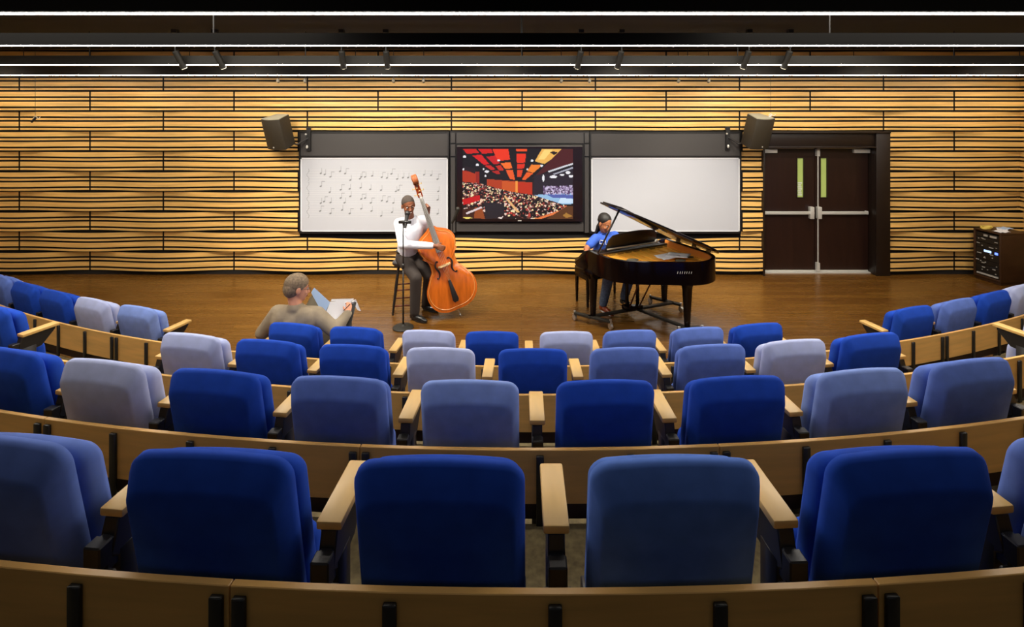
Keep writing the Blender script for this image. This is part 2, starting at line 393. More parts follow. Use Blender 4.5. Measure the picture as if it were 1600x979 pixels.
# ------------------------------------------------------------------ seats
def cushion(w, z0, z1, rt, rb, layers, arch, slope, ybase, zref):
    """layers: (y, inset, topdrop). rounded outline lofted front to back, reclined by slope"""
    bm = B(); rings = []
    def outline(ins, drop):
        pts = []; hw = w/2-ins; a, b = z0+ins, z1-ins*.4-drop
        r1 = max(rt-ins*.5, .012); r2 = max(rb-ins*.5, .008)
        for cx, cz, r_, s in ((-hw+r2, a+r2, r2, PI), (hw-r2, a+r2, r2, 1.5*PI), (hw-r1, b-r1, r1, 0), (-hw+r1, b-r1, r1, .5*PI)):
            for i in range(7):
                t = s+.5*PI*i/6; pts.append((cx+r_*math.cos(t), cz+r_*math.sin(t)))
            if s == 0:
                for i in range(1, 8):
                    u = i/8; pts.append(((hw-r1)*(1-2*u), b))
        return [(x, z+(arch*(1-(x/hw)**2) if z > (a+b)/2 else 0)) for x, z in pts]
    for y, ins, drop in layers:
        rings.append([bm.verts.new((x, ybase+y+(zref-z)*slope, z)) for x, z in outline(ins, drop)])
    n = len(rings[0])
    for a, b in zip(rings, rings[1:]):
        for k in range(n): bm.faces.new((a[k], a[(k+1) % n], b[(k+1) % n], b[k]))
    for rg in (rings[0], rings[-1]):
        # inner rings so the faces puff a little
        cx = sum((v.co for v in rg), Vector())/n
        sgn = -1 if rg is rings[0] else 1
        prev = rg
        for f, puff in ((.75, .006), (.4, .010)):
            nr = []
            for v in rg:
                c = cx.lerp(v.co, f); c.y += sgn*puff; nr.append(bm.verts.new(c))
            for k in range(n): bm.faces.new((prev[k], prev[(k+1) % n], nr[(k+1) % n], nr[k]))
            prev = nr
        bm.faces.new(prev)
    return bm
SHARED = {}
def mesh_of(key, builder):
    if key not in SHARED: SHARED[key] = builder()
    return SHARED[key]
def make_seat(r, th, fab, label, down=False, group=None):
    base = arc_p(r, th, 0, TIER[r])
    t = thing('auditorium_seat', label, 'seat', base, th, group)
    # local +y points to the stage (centre of the arcs)
    def part(name, key, build, m, **kw):
        if key in SHARED: return link(name, SHARED[key], t)
        o = obj(name, build(), m, t, **kw); SHARED[key] = o.data; return o
    part('backrest_shell', 'shell'+fab, lambda: cushion(.468, .37, .915, .052, .03,
         [(.0, .036, .078), (.004, .028, .068), (.010, .022, .060), (.055, .003, .010), (.065, 0, .002), (.088, .0, 0), (.10, .012, .010), (.104, .035, .03)], .014, .20, .072, .9), 'seat'+fab, smooth=True, sharp=60)
    part('back_cushion', 'front'+fab, lambda: cushion(.445, .40, .86, .05, .03,
         [(.0, .03, .02), (.012, .008, .006), (.03, 0, 0), (.06, 0, 0), (.085, .012, .012), (.092, .035, .03)], .012, .20, .185, .9), 'seat'+fab, smooth=True, sharp=60)
    if down:
        def sd():
            bm = cushion(.445, .0, .46, .05, .05, [(0, .03, .02), (.02, .004, 0), (.07, 0, 0), (.1, .02, .01)], .0, 0, 0, 0)
            mt = Matrix.Translation((0, .84, .36)) @ Matrix.Rotation(PI/2, 4, 'X')
            for v in bm.verts: v.co = mt @ v.co
            return bm
        part('seat_cushion', 'down'+fab, sd, 'seat'+fab, smooth=True, sharp=60)
    else:
        part('seat_cushion', 'seat'+fab, lambda: cushion(.40, .35, .55, .05, .05, [(0, .03, .02), (.02, .006, 0), (.06, 0, 0), (.085, .02, .01)], .0, .10, .345, .6), 'seat'+fab, smooth=True, sharp=60)
    def under():
        bm = B(); box(bm, -.215, .215, .25, .29, .34, .385); box(bm, -.235, -.215, .2, .34, .33, .45); box(bm, .215, .235, .2, .34, .33, .45)
        return bm
    part('seat_bracket', 'under', under, 'black', bevel=.004, seg=1)
    return t
def make_arm(r, th, label, group=None):
    base = arc_p(r, th, 0, TIER[r])
    t = thing('armrest_stand', label, 'armrest', base, th, group)
    def part(name, key, build, m, **kw):
        if key in SHARED: return link(name, SHARED[key], t)
        o = obj(name, build(), m, t, **kw); SHARED[key] = o.data; return o
    def pad():
        bm = B(); box(bm, -.037, .037, .185, .455, .692, .717); return bm
    part('arm_pad', 'pad', pad, 'armwood', bevel=.006)
    def sup():
        bm = B(); prism(bm, [(.16, .60), (.22, .56), (.33, .57), (.43, .672), (.43, .692), (.19, .692)], -.024, .024, 0,
                        Matrix(((0, 0, 1, 0), (1, 0, 0, 0), (0, 1, 0, 0), (0, 0, 0, 1)))); return bm
    part('arm_support', 'sup', sup, 'black', bevel=.004, seg=1)
    def post():
        bm = B(); box(bm, -.026, .026, .19, .29, .012, .60); box(bm, -.05, .05, .14, .36, 0, .014); return bm
    part('post', 'post', post, 'black', bevel=.004, seg=1)
    def hinge():
        bm = B(); box(bm, -.026, .026, .118, .165, .585, .655); box(bm, -.02, .02, .15, .2, .56, .65)
        tube(bm, [(-.042, .15, .56), (.042, .15, .56)], .014, 10); return bm
    part('hinge_block', 'hinge', hinge, 'black', bevel=.004, seg=1)
    return t
SEATS = {
 0: [[(-.4985, 'M'), (-.4515, 'R'), (-.4045, 'R'), (-.3569, 'L'), (-.3067, 'P')],
     [(-.1693, 'R'), (-.1224, 'R'), (-.0697, 'L'), (-.0252, 'R'), (.0263, 'L'), (.0709, 'M'), (.12, 'M'), (.1654, 'R')],
     [(.3026, 'R'), (.3520, 'M'), (.3989, 'R'), (.4437, 'L')]],
 1: [[(-.3541, 'R')],
     [(-.1929, 'L'), (-.1454, 'R'), (-.0964, 'R'), (-.0481, 'L'), (.0013, 'R'), (.0505, 'M'), (.0987, 'M'), (.1462, 'L'), (.194, 'R')],
     [(.3487, 'L')]],
 2: [[(-.2385, 'R'), (-.1853, 'L'), (-.1323, 'R'), (-.0791, 'M'), (-.0257, 'P'), (.0284, 'R'), (.0824, 'R'), (.1365, 'P'), (.1894, 'M')]],
 3: [[(-.1294, 'M'), (-.0753, 'R'), (-.0231, 'R'), (.0292, 'B'), (.0831, 'R'), (.1373, 'M')]],
}
CN = {'R': 'royal blue', 'M': 'steel blue', 'P': 'periwinkle blue', 'L': 'pale lavender', 'B': 'cornflower blue'}
RN = ['front row', 'second row', 'third row', 'nearest row']
for r, blocks in SEATS.items():
    for bi, blk in enumerate(blocks):
        bname = '' if len(blocks) == 1 else ["'s left block", "'s centre block", "'s right block"][bi]
        for i, (th, fab) in enumerate(blk):
            if len(blk) == 1: pos = 'beside the gap at the %s end' % ('left' if bi == 0 else 'right'); lab = '%s seat in the %s, %s' % (CN[fab], RN[r], pos)
            elif r == 0 and bi == 1 and i == 0: lab = 'royal blue seat in the front row holding the man in the taupe jacket'
            else: lab = '%s seat, %s from the left in the %s%s' % (CN[fab], ORD[i], RN[r], bname)
            make_seat(r, th, fab, lab, r == 0 and bi == 1 and i == 0, 'tip-up seats of the %s' % RN[r])
        half = .0245*12.9/ROWR[r]
        arms = [blk[0][0]-half] + [(a[0]+b[0])/2 for a, b in zip(blk, blk[1:])] + [blk[-1][0]+half]
        for i, th in enumerate(arms):
            p = arc_p(r, th, .3)
            if abs(p.x/p.y*FPX) > 960: continue
            if i == 0: lab = 'oak-capped armrest at the left end of the %s%s' % (RN[r], bname)
            elif i == len(arms)-1: lab = 'oak-capped armrest at the right end of the %s%s' % (RN[r], bname)
            else: lab = 'oak-capped armrest between %s and %s seats from the left in the %s%s' % (ORD[i-1], ORD[i], RN[r], bname)
            make_arm(r, th, lab.replace('the row nearest the camera', 'the nearest row'), 'armrests of the %s' % RN[r])

# ------------------------------------------------------------------ linear ceiling lights and spots
LZ = [(2.70, 3.403), (4.70, 3.427), (6.70, 3.377), (8.72, 3.331)]
LLAB = ['long white line of light in the black ceiling, topmost in view and nearest', 'long white line of light, second from the top',
        'long white line of light crossed by black track spotlights', 'long white line of light directly above the slatted wall']
for i, (y, z) in enumerate(LZ):
    t = thing('linear_light', LLAB[i], 'ceiling light', (0, y, z), 0, 'linear ceiling lights')
    hh = [.17, .10, .105, .13][i]
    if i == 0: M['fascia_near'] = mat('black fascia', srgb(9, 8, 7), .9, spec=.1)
    bm = B(); box(bm, XL+.3, XR-.05, -.05, .05, .016, hh); box(bm, XL+.3, XR-.05, -.05, -.014, 0, .016); box(bm, XL+.3, XR-.05, .014, .05, 0, .016)
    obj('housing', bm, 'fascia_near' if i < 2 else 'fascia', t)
    m = M['strip'].copy(); m.name = 'lit diffuser'; m.node_tree.nodes['Principled BSDF'].inputs['Emission Strength'].default_value = STRIP[i]
    bm = B(); box(bm, XL+.3, XR-.05, -.0135, .0135, -.006, .008); obj('diffuser', bm, m, t)
    bm = B()
    for k in range(-3, 4): tube(bm, [(k*2.6, 0, hh), (k*2.6, 0, ZC-z)], .006, 6)
    obj('hanger_rod', bm, 'black', t)
def aim_spot(loc, target, power, ang, parent=None, color=(1, .91, .76), size=.05, blend=.7):
    l = bpy.data.lights.new('spot', 'SPOT'); l.energy = power; l.spot_size = math.radians(ang); l.spot_blend = blend; l.color = color; l.shadow_soft_size = size
    o = bpy.data.objects.new('lamp', l); COL.objects.link(o); o.location = loc
    o.rotation_euler = (Vector(target)-Vector(loc)).to_track_quat('-Z', 'Y').to_euler(); return o
SPX = [280, 342, 535, 604, 905, 968, 1166, 1230]
for i, px in enumerate(SPX):
    y = 6.56; x = (px-PX0)/FPX*y
    t = thing('track_spotlight', 'black cylinder spotlight hanging at the third light line, %s from the left' % ORD[i], 'spotlight', (x, y, 3.33), 0, 'track spotlights')
    lean = .03 if i < 2 else (-.02 if i > 3 else 0)
    tx = x+(.6 if i < 2 else 0)
    a = Vector((-lean, -.03, .20)); b = Vector((lean, .05, .0)); d = (b-a).normalized()
    bm = B(); tube(bm, [a, a+d*.01, b], [.028, .036, .036], 16); obj('lamp_body', bm, 'fascia', t, smooth=True)
    bm = B(); tube(bm, [b+d*.0005, b+d*.003], .03, 16); obj('lens', bm, 'lens', t)
    bm = B(); tube(bm, [a, (a.x, a.y, ZC-3.33)], .008, 8); box(bm, a.x-.03, a.x+.03, a.y-.03, a.y+.03, ZC-3.33-.04, ZC-3.33-.001)
    obj('stem', bm, 'black', t)
    s = aim_spot(Vector((x, y, 3.33))+b+d*.02, (tx*1.15, 9.3, .9) if i % 2 else (tx*.95, 8.2, 0), SPOT_W, 88)
    s.name = 'lamp'; s.parent = t; s.location = b+d*.02
for i, px in enumerate([435, 477, 615, 662, 877, 921, 1060, 1107]):
    y = 8.98; x = (px-PX0)/FPX*y; z = 3-(126-150)/FPX*y
    t = thing('wall_spot', 'small grey spot under the lowest light line, %s from the left' % ORD[i], 'spotlight', (x, y, z), 0, 'small spots above the boards')
    bm = B(); tube(bm, [(0, -.02, .03), (0, -.02, -.005), (0, .01, -.02)], [.022, .025, .022], 12); obj('lamp_body', bm, 'spotgrey', t, smooth=True)
    bm = B(); tube(bm, [(0, 0, .02), (0, 0, ZC-z)], .006, 6); obj('stem', bm, 'black', t)
# unseen spots added between the third and fourth lines to brighten the wall
for i in range(9):
    x = -8.3+i*1.98
    s = aim_spot((x, 7.6, 3.62), (x, 9.4, 1.5), WALL_FILL_W, 100, color=(1, .90, .74), size=.12, blend=1.0); s.name = 'wall_fill'
# hanging microphones
for (px, py, top, lab) in ((55, 187, 122, 'small microphone hanging on a thin wire at far left before the slats'), (1204, 183, 122, 'small pale microphone hanging on a wire above the right loudspeaker')):
    d = 8.9; p = P(px, py, d)
    t = thing('hanging_microphone', lab, 'microphone', p, 0, 'hanging microphones')
    bm = B(); tube(bm, [(0, 0, .06), (0, 0, ZC-p.z)], .0025, 6); obj('wire', bm, 'black', t)
    bm = B(); tube(bm, [(-.06, 0, -.035), (-.02, 0, .0), (.02, 0, .04)], [.02, .02, .01], 10); obj('capsule', bm, 'black' if px < 100 else 'satin', t, smooth=True)
    bm = B(); tube(bm, [(-.03, 0, .03), (0, 0, .06), (.05, 0, .02), (.08, 0, .045)], .006, 8); obj('clip', bm, 'satin', t, smooth=True)

# ------------------------------------------------------------------ boards and display on the wall
K = 93.05; YS = 9.33
X = lambda px: (px-PX0)/K
Z = lambda py: 3-(py-PY0)/K
def whiteboard(x0, x1, lab, music):
    t = thing('whiteboard', lab, 'whiteboard', (X((x0+x1)/2), YS, Z(361)), 0, 'whiteboards beside the display')
    ox, oz = X((x0+x1)/2), Z(361)
    L, Rr = X(x0)-ox, X(x1)-ox
    bm = B(); box(bm, L, Rr, -.0, .085, 0, Z(246)-oz); obj('board', bm, 'white', t)
    bm = B(); zt = Z(246)-oz
    for q in ((L, Rr, -.006, 0, 0, .012), (L, Rr, -.006, 0, zt-.02, zt), (L, L+.02, -.006, 0, 0, zt), (Rr-.02, Rr, -.006, 0, 0, zt)): box(bm, *q)
    obj('board_edge', bm, 'whitetrim', t)
    bm = B(); box(bm, L, Rr, -.0, .085, Z(243)-oz, Z(208)-oz); obj('header_panel', bm, 'darkgrey', t)
    bm = B()
    for q in ((L-.025, L-.003, Z(364)-oz, Z(205)-oz), (Rr+.003, Rr+.025, Z(364)-oz, Z(205)-oz), (L, Rr, Z(364)-oz, -.004), (L, Rr, Z(246)-oz+.002, Z(243)-oz-.002), (L, Rr, Z(208)-oz+.002, Z(205)-oz)):
        box(bm, q[0], q[1], -.014, .085, q[2], q[3])
    obj('frame', bm, 'frame', t)
    if music:
        bs_ = B(); bn = B(); hs = .0022
        for s, (y0, y1) in enumerate(((265, 281), (287, 300), (303, 318), (323, 338))):
            for j in range(5):
                z = Z(y0+(y1-y0)*j/4)-oz; box(bs_, X(479)-ox, X(690)-ox, -.0025, -.0005, z-hs, z+hs)
            for bx in (483, 524, 557, 591, 628, 660, 690): box(bs_, X(bx)-ox-hs, X(bx)-ox+hs, -.0025, -.0005, Z(y1)-oz, Z(y0)-oz)
            zc = Z((y0+y1)/2)-oz
            tube(bn, [(X(482)-ox+.02*math.sin(u*.9), -.002, zc-.10+.20*u/10) for u in range(11)], .0022, 5)
        rnd = random.Random(3)
        notes = [[502, 508, 517, 532, 540, 548, 563, 565, 571, 582, 597, 605, 612, 621, 630, 638, 663, 674, 684], [502, 516, 533, 547, 564, 579, 596, 619, 623, 685],
                 [502, 507, 517, 533, 539, 548, 565, 571, 580, 597, 605, 615, 684], [501, 517, 535, 547, 565, 581, 596, 613, 684]]
        for s, (y0, y1) in enumerate(((265, 281), (287, 300), (303, 318), (323, 338))):
            for nx in notes[s]:
                ny = rnd.uniform(y0+2, y1); c = Vector((X(nx)-ox, -.003, Z(ny)-oz)); rad = .017
                pts = [(c.x+rad*math.cos(a)*1.15, c.z+rad*.8*math.sin(a)+rad*.3*math.cos(a)) for a in [2*PI*q/10 for q in range(10)]]
                prism(bn, [(p[0], p[1]) for p in pts], 0, .002, 0, Matrix(((1, 0, 0, 0), (0, 0, -1, -.001), (0, 1, 0, 0), (0, 0, 0, 1))))
                box(bn, c.x+rad-.003, c.x+rad+.001, -.003, -.001, c.z, c.z+.085)
                if rnd.random() < .35: box(bn, c.x+rad, c.x+rad+.05, -.003, -.001, c.z+.078, c.z+.085)
        obj('staff_lines', bs_, 'inkpale', t); obj('music_notes', bn, 'ink', t)
whiteboard(470.5, 700, 'white board with faint handwritten music staves, left of the display', True)
whiteboard(923.5, 1155, 'blank white board right of the display behind the piano', False)
t = thing('display_surround', 'dark grey panelled surround around the red auditorium display', 'wall panel', (X(812), YS, Z(363)))
ox, oz = X(812), Z(363)
bm = B()
for a, b, c, d in ((704.5, 711.5, 363, 246), (704.5, 711.5, 243.5, 225.5), (704.5, 711.5, 223, 207.5), (713.5, 911.5, 223.5, 207.5), (713.5, 911.5, 361, 347.5),
                   (913.5, 920, 363, 246), (913.5, 920, 243.5, 225.5), (913.5, 920, 223, 207.5)):
    box(bm, X(a)-ox, X(b)-ox, 0, .05, Z(c)-oz, Z(d)-oz)
obj('panel', bm, 'darkgrey', t)
bm = B(); box(bm, X(703)-ox, X(921)-ox, .03, .085, Z(363)-oz, Z(205)-oz); obj('backing_board', bm, 'frame', t)
t = thing('display_screen', 'wide black television showing a red-ceilinged concert hall full of people', 'television', (X(812), YS-.07, Z(344)))
ox, oz = X(812), Z(344)
a, b, z1 = X(715)-ox, X(909)-ox, Z(226.5)-oz
sa, sb, s0, s1 = X(723.5)-ox, X(894.5)-ox, Z(340)-oz, Z(231)-oz
bm = B(); box(bm, a, b, .012, .095, 0, z1); obj('casing', bm, 'frame', t)
bm = B()
for q in ((a, sa, 0, z1), (sb, b, 0, z1), (sa, sb, 0, s0), (sa, sb, s1, z1)): box(bm, q[0], q[1], 0, .012, q[2], q[3])
obj('bezel', bm, mat('glossy black bezel', (.012, .006, .006, 1), .2), t)
bm = B(); box(bm, -.03, .03, -.003, 0, .008, .022); obj('maker_badge', bm, 'satin', t)
bm = B(); box(bm, a, b, -.002, 0, z1-.02, z1); obj('top_trim', bm, mat('grey bezel edge', srgb(88, 84, 82), .4), t)
# the picture on the screen, coloured face by face
W_, H_ = 190, 121
import numpy as np
img = np.zeros((H_, W_, 3)); yy, xx = np.mgrid[0:H_, 0:W_]; U = xx/W_*1210+107; V = yy/H_*795+78   # in the coordinates of a 1523x979 view
def poly(pts, c):
    ins = np.zeros((H_, W_), bool); n = len(pts)
    for i in range(n):
        (xa, ya), (xb, yb) = pts[i], pts[(i+1) % n]
        cond = ((ya > V) != (yb > V)); xi = (xb-xa)*(V-ya)/((yb-ya) if yb != ya else 1e-9)+xa
        ins ^= cond & (U < xi)
    img[ins] = c
    return ins
rg = np.random.default_rng(4)
img[:] = (10, 5, 8)
poly([(100, 320), (290, 340), (290, 500), (100, 480)], (150, 30, 10)); poly([(100, 330), (250, 345), (250, 470), (100, 450)], (180, 50, 15))
poly([(130, 270), (245, 310), (245, 360), (130, 320)], (30, 14, 18)); poly([(370, 420), (890, 460), (890, 600), (370, 520)], (178, 56, 14))
poly([(540, 440), (690, 455), (690, 590), (540, 560)], (205, 84, 24)); poly([(690, 455), (870, 465), (870, 600), (690, 590)], (190, 44, 10)); poly([(686, 445), (706, 445), (706, 590), (686, 590)], (245, 150, 60))
poly([(870, 450), (930, 420), (930, 600), (870, 600)], (36, 12, 12))
for q, c in (([(110, 80), (250, 80), (285, 125), (150, 135)], (205, 24, 14)), ([(275, 80), (420, 80), (435, 125), (320, 135)], (212, 22, 14)), ([(430, 80), (605, 80), (625, 200), (490, 218)], (238, 52, 18)),
             ([(210, 155), (310, 145), (395, 250), (340, 262)], (215, 22, 20)), ([(365, 170), (460, 155), (515, 245), (450, 255)], (200, 22, 24)), ([(520, 240), (630, 230), (650, 300), (570, 305)], (245, 110, 35)),
             ([(345, 270), (410, 262), (465, 312), (420, 320)], (205, 35, 26)), ([(465, 275), (520, 262), (560, 320), (510, 325)], (200, 40, 22)), ([(578, 320), (655, 315), (680, 430), (625, 420)], (238, 90, 30)),
             ([(420, 330), (500, 325), (520, 365), (470, 360)], (180, 30, 20)), ([(690, 80), (812, 80), (808, 108), (694, 108)], (240, 80, 25)), ([(695, 135), (800, 135), (790, 235), (700, 238)], (232, 48, 16)),
             ([(700, 252), (788, 248), (778, 300), (702, 305)], (222, 44, 14)), ([(702, 318), (765, 315), (745, 395), (705, 400)], (226, 64, 22)), ([(975, 80), (1190, 80), (1120, 170), (1000, 250), (895, 220)], (240, 180, 84)),
             ([(1000, 90), (1090, 90), (1000, 200), (930, 200)], (252, 214, 120)), ([(860, 255), (985, 260), (880, 350), (810, 330)], (242, 128, 36)), ([(810, 340), (880, 355), (790, 432), (755, 425)], (236, 92, 26)),
             ([(1190, 80), (1320, 80), (1320, 240), (1060, 320), (930, 380), (860, 420)], (74, 12, 12))): poly(q, c)
poly([(1060, 120), (1110, 150), (1150, 120), (1100, 105)], (30, 12, 10))
poly([(890, 380), (1320, 300), (1320, 620), (880, 600)], (34, 22, 34)); poly([(1040, 330), (1320, 235), (1320, 255), (1050, 345)], (215, 215, 222)); poly([(1100, 360), (1320, 280), (1320, 300), (1110, 372)], (170, 170, 185))
for cx, cy, sx, sy in ((1100, 395, 40, 16), (1195, 372, 26, 10), (1260, 348, 26, 16), (1292, 388, 26, 14), (865, 215, 14, 14), (970, 270, 16, 14), (500, 210, 15, 12), (125, 168, 18, 14), (265, 260, 18, 14), (370, 335, 24, 14), (355, 385, 12, 12), (335, 308, 10, 10), (115, 310, 10, 12), (815, 310, 10, 10), (990, 410, 12, 40)):
    img[((U-cx)/sx)**2+((V-cy)/sy)**2 < 1] = (238, 236, 240)
st = poly([(880, 600), (1320, 575), (1320, 700), (1130, 715), (960, 650)], (150, 190, 225)); poly([(1010, 590), (1320, 600), (1320, 640), (1100, 635)], (84, 96, 170)); poly([(1180, 630), (1320, 645), (1320, 690), (1150, 690)], (205, 228, 248))
aud = poly([(100, 450), (300, 470), (620, 560), (880, 600), (1240, 720), (1180, 790), (900, 875), (100, 875)], (40, 12, 14))
for c_, dens, s_ in (((235, 205, 190), 900, 9), ((190, 60, 50), 420, 10), ((120, 60, 50), 500, 10), ((20, 10, 14), 520, 12), ((250, 225, 170), 170, 8)):
    for k in range(dens):
        cx = rg.uniform(100, 1230); top = 455+max(0, cx-250)*.19; cy = top+rg.beta(.9, 1.8)*(330)
        s2 = s_*(.6+(cy-top)/330*.9); msk = (((U-cx)/(s2*1.2))**2+((V-cy)/s2)**2 < 1) & aud; img[msk] = c_
for k in range(220):
    cx = rg.uniform(990, 1320); cy = rg.uniform(500, 590); img[((U-cx)/9)**2+((V-cy)/10)**2 < 1] = [(205, 190, 220), (90, 60, 100), (150, 130, 165)][k % 3]
poly([(105, 650), (290, 600), (300, 660), (110, 715)], (200, 14, 22)); poly([(300, 640), (345, 650), (290, 710)], (240, 200, 170)); poly([(340, 680), (560, 700), (560, 800), (480, 860), (360, 875)], (34, 26, 34))
poly([(105, 760), (320, 720), (345, 875), (105, 875)], (60, 24, 14)); poly([(240, 740), (320, 745), (350, 870), (230, 860)], (150, 70, 26)); poly([(105, 850), (240, 855), (150, 872)], (245, 220, 110))
poly([(140, 800), (310, 730), (325, 745), (150, 820)], (225, 205, 205))
poly([(880, 872), (1180, 770), (1240, 720), (1250, 745), (1170, 800), (960, 872)], (232, 120, 62)); poly([(1180, 770), (1250, 722), (1318, 722), (1318, 872), (1020, 872)], (92, 52, 22))
poly([(1240, 800), (1310, 840), (1240, 860), (1200, 830)], (170, 120, 50)); poly([(570, 600), (735, 800), (700, 800), (560, 620)], (232, 180, 120)); poly([(480, 855), (530, 850), (560, 830), (530, 872)], (230, 210, 205))
img = np.clip(img/255.0, 0, 1); lin = np.where(img <= .04045, img/12.92, ((img+.055)/1.055)**2.4)
me = bpy.data.meshes.new('picture')
vs = [(sa+(sb-sa)*i/W_, .004, s1+(s0-s1)*j/H_) for j in range(H_+1) for i in range(W_+1)]
fs = [(j*(W_+1)+i, (j+1)*(W_+1)+i, (j+1)*(W_+1)+i+1, j*(W_+1)+i+1) for j in range(H_) for i in range(W_)]
me.from_pydata(vs, [], fs); ca = me.color_attributes.new('picture', 'FLOAT_COLOR', 'CORNER')
cols = np.ones((H_*W_, 4, 4)); cols[:, :, :3] = lin.reshape(-1, 1, 3); ca.data.foreach_set('color', cols.ravel())
pm = bpy.data.materials.new('screen picture'); pm.use_nodes = True; nt = pm.node_tree; bs = nt.nodes['Principled BSDF']
at = nt.nodes.new('ShaderNodeAttribute'); at.attribute_name = 'picture'; bs.inputs['Base Color'].default_value = (.01, .01, .01, 1); bs.inputs['Roughness'].default_value = .25
nt.links.new(at.outputs[0], bs.inputs['Emission Color']); bs.inputs['Emission Strength'].default_value = 1.0
link('screen', me, t, pm)

# ------------------------------------------------------------------ wall loudspeakers
def speaker(px, py, yaw, lab, s):
    p = P(px, py, 8.95)
    t = thing('wall_loudspeaker', lab, 'loudspeaker', p, 0, 'loudspeakers on the wall')
    R_ = Matrix.Rotation(yaw, 4, 'Z') @ Matrix.Rotation(math.radians(16), 4, 'X')
    # trapezoid plan with bowed front (front = -y)
    pts = [(-.2+.4*i/10, -.13-.045*math.sin(PI*i/10)) for i in range(11)] + [(.13, .14), (-.13, .14)]
    bm = B(); prism(bm, pts, -.25, .25, 0, R_); obj('cabinet', bm, 'speaker', t, bevel=.008)
    bm = B(); prism(bm, [(x*.96, y*.96) for x, y in pts], .2505, .262, 0, R_); obj('lit_top', bm, 'speakertop_lit', t, bevel=.004)  # thin slab carrying the painted brightness of the upper side
    bm = B(); prism(bm, [(.012*math.cos(a), .012*math.sin(a)) for a in [2*PI*k/10 for k in range(10)]], .0, .006, 0, R_ @ Matrix.Translation((0, -.178, -.2)) @ Matrix.Rotation(PI/2, 4, 'X')); obj('maker_badge', bm, 'satin', t)
    wp = Vector((s*.33, .36, -.12))
    bm = B(); tube(bm, [R_ @ Vector((0, .1, -.2)), Vector((s*.2, .2, -.22)), wp], .016, 8); box(bm, wp.x-.035, wp.x+.035, wp.y-.02, wp.y+.02, wp.z-.22, wp.z+.18)
    obj('wall_bracket', bm, 'black', t, smooth=True)
    bm = B(); ell(bm, (wp.x-.01, wp.y-.05, wp.z-.15), (.02, .02, .03)); ell(bm, (wp.x-.03, wp.y-.05, wp.z+.06), (.016, .016, .016)); obj('bracket_bolt', bm, 'satin', t, smooth=True)
speaker(437, 206, math.radians(-24), 'grey loudspeaker tilted off the wall at top left of the music whiteboard', 1)
speaker(1182, 205, math.radians(24), 'grey loudspeaker tilted off the wall between blank whiteboard and door', -1)
# ------------------------------------------------------------------ equipment rack at right
def rack():
    c = P(1564, 447, 8.79); c.z = 0
    u = Vector((-.08, .4, 0)).normalized(); fwd = Vector((.99, .08, 0)).normalized()   # u: along the face, away from the camera
    t = thing('equipment_rack', 'brown equipment rack with blue lit displays at right end of the stage', 'equipment rack', c)
    mt = Matrix(((u.x, fwd.x, 0, 0), (u.y, fwd.y, 0, 0), (0, 0, 1, 0), (0, 0, 0, 1)))   # local x along face, y into the case
    bm = B()
    box(bm, 0, .03, 0, .5, .05, .8, 0, mt); box(bm, .41, .44, 0, .5, .05, .8, 0, mt); box(bm, 0, .44, 0, .5, .8, .825, 0, mt)
    box(bm, .03, .41, 0, .5, .05, .08, 0, mt); box(bm, .03, .41, .47, .5, .08, .8, 0, mt); box(bm, .02, .42, .02, .48, 0, .05, 0, mt)
    obj('case', bm, 'rackwood', t, bevel=.004)
    z = .09
    for k, (h, kind) in enumerate(((.045, 'drawer'), (.12, 'blank'), (.09, 'amp'), (.19, 'mixer'), (.09, 'player'), (.08, 'amp'), (.075, 'pair'))):
        bm = B(); box(bm, .035, .405, .012 if k % 2 else .02, .44, z, z+h-.006, 0, mt)
        un = obj('rack_unit', bm, 'frame', t, bevel=.002, seg=1)
        bm = B(); rn = random.Random(k)
        if k == 0: box(bm, .05, .39, .004, .019, z+.008, z+.032, 0, mt)
        elif k == 6:
            box(bm, .08, .18, .006, .02, z+.02, z+.05, 0, mt); box(bm, .22, .28, .006, .02, z+.02, z+.05, 0, mt)
        else:
            for q in range(5+6*(k == 3)):
                xx = .05+rn.random()*.32; zz = z+.015+rn.random()*(h-.04)
                box(bm, xx, xx+.015+.03*(q % 3 == 0), .004, .013, zz, zz+.012, 0, mt)
        obj('knobs' if k else 'drawer_handle', bm, 'satin', un)
        if k == 3:
            bm = B(); box(bm, .16, .27, .003, .0115, z+.13, z+.162, 0, mt); obj('lit_display', bm, 'cyanled', un)
            bm = B(); box(bm, .055, .1, .003, .0115, z+.125, z+.158, 0, mt); obj('lit_display', bm, 'blueled', un)
        z += h
    return c, mt
rc, rm = rack()
top = .826
def on_rack(x, y): return rc + (rm @ Vector((x, y, 0))) + Vector((0, 0, top))
bm = B(); rn = random.Random(2)
for k in range(3): tube(bm, [(.07*math.cos(a)*(1+.1*k)+.01*k, .06*math.sin(a), .012+.012*k+.004*math.sin(3*a)) for a in [2*PI*q/18 for q in range(18)]], .008, 6)
o = obj('coiled_cable', bm, 'yellow', None, smooth=True); o.location = on_rack(.33, .1); tag(o, 'coiled yellow cable lying on the equipment rack near its front', 'cable')
bm = B(); tube(bm, [(-.03, 0, .014), (.0, 0, .014), (.03, .01, .014)], [.014, .014, .008], 8); o = obj('plug', bm, 'red', None, smooth=True); o.location = on_rack(.34, .2); tag(o, 'red plug lying beside the yellow cable on the rack', 'plug')
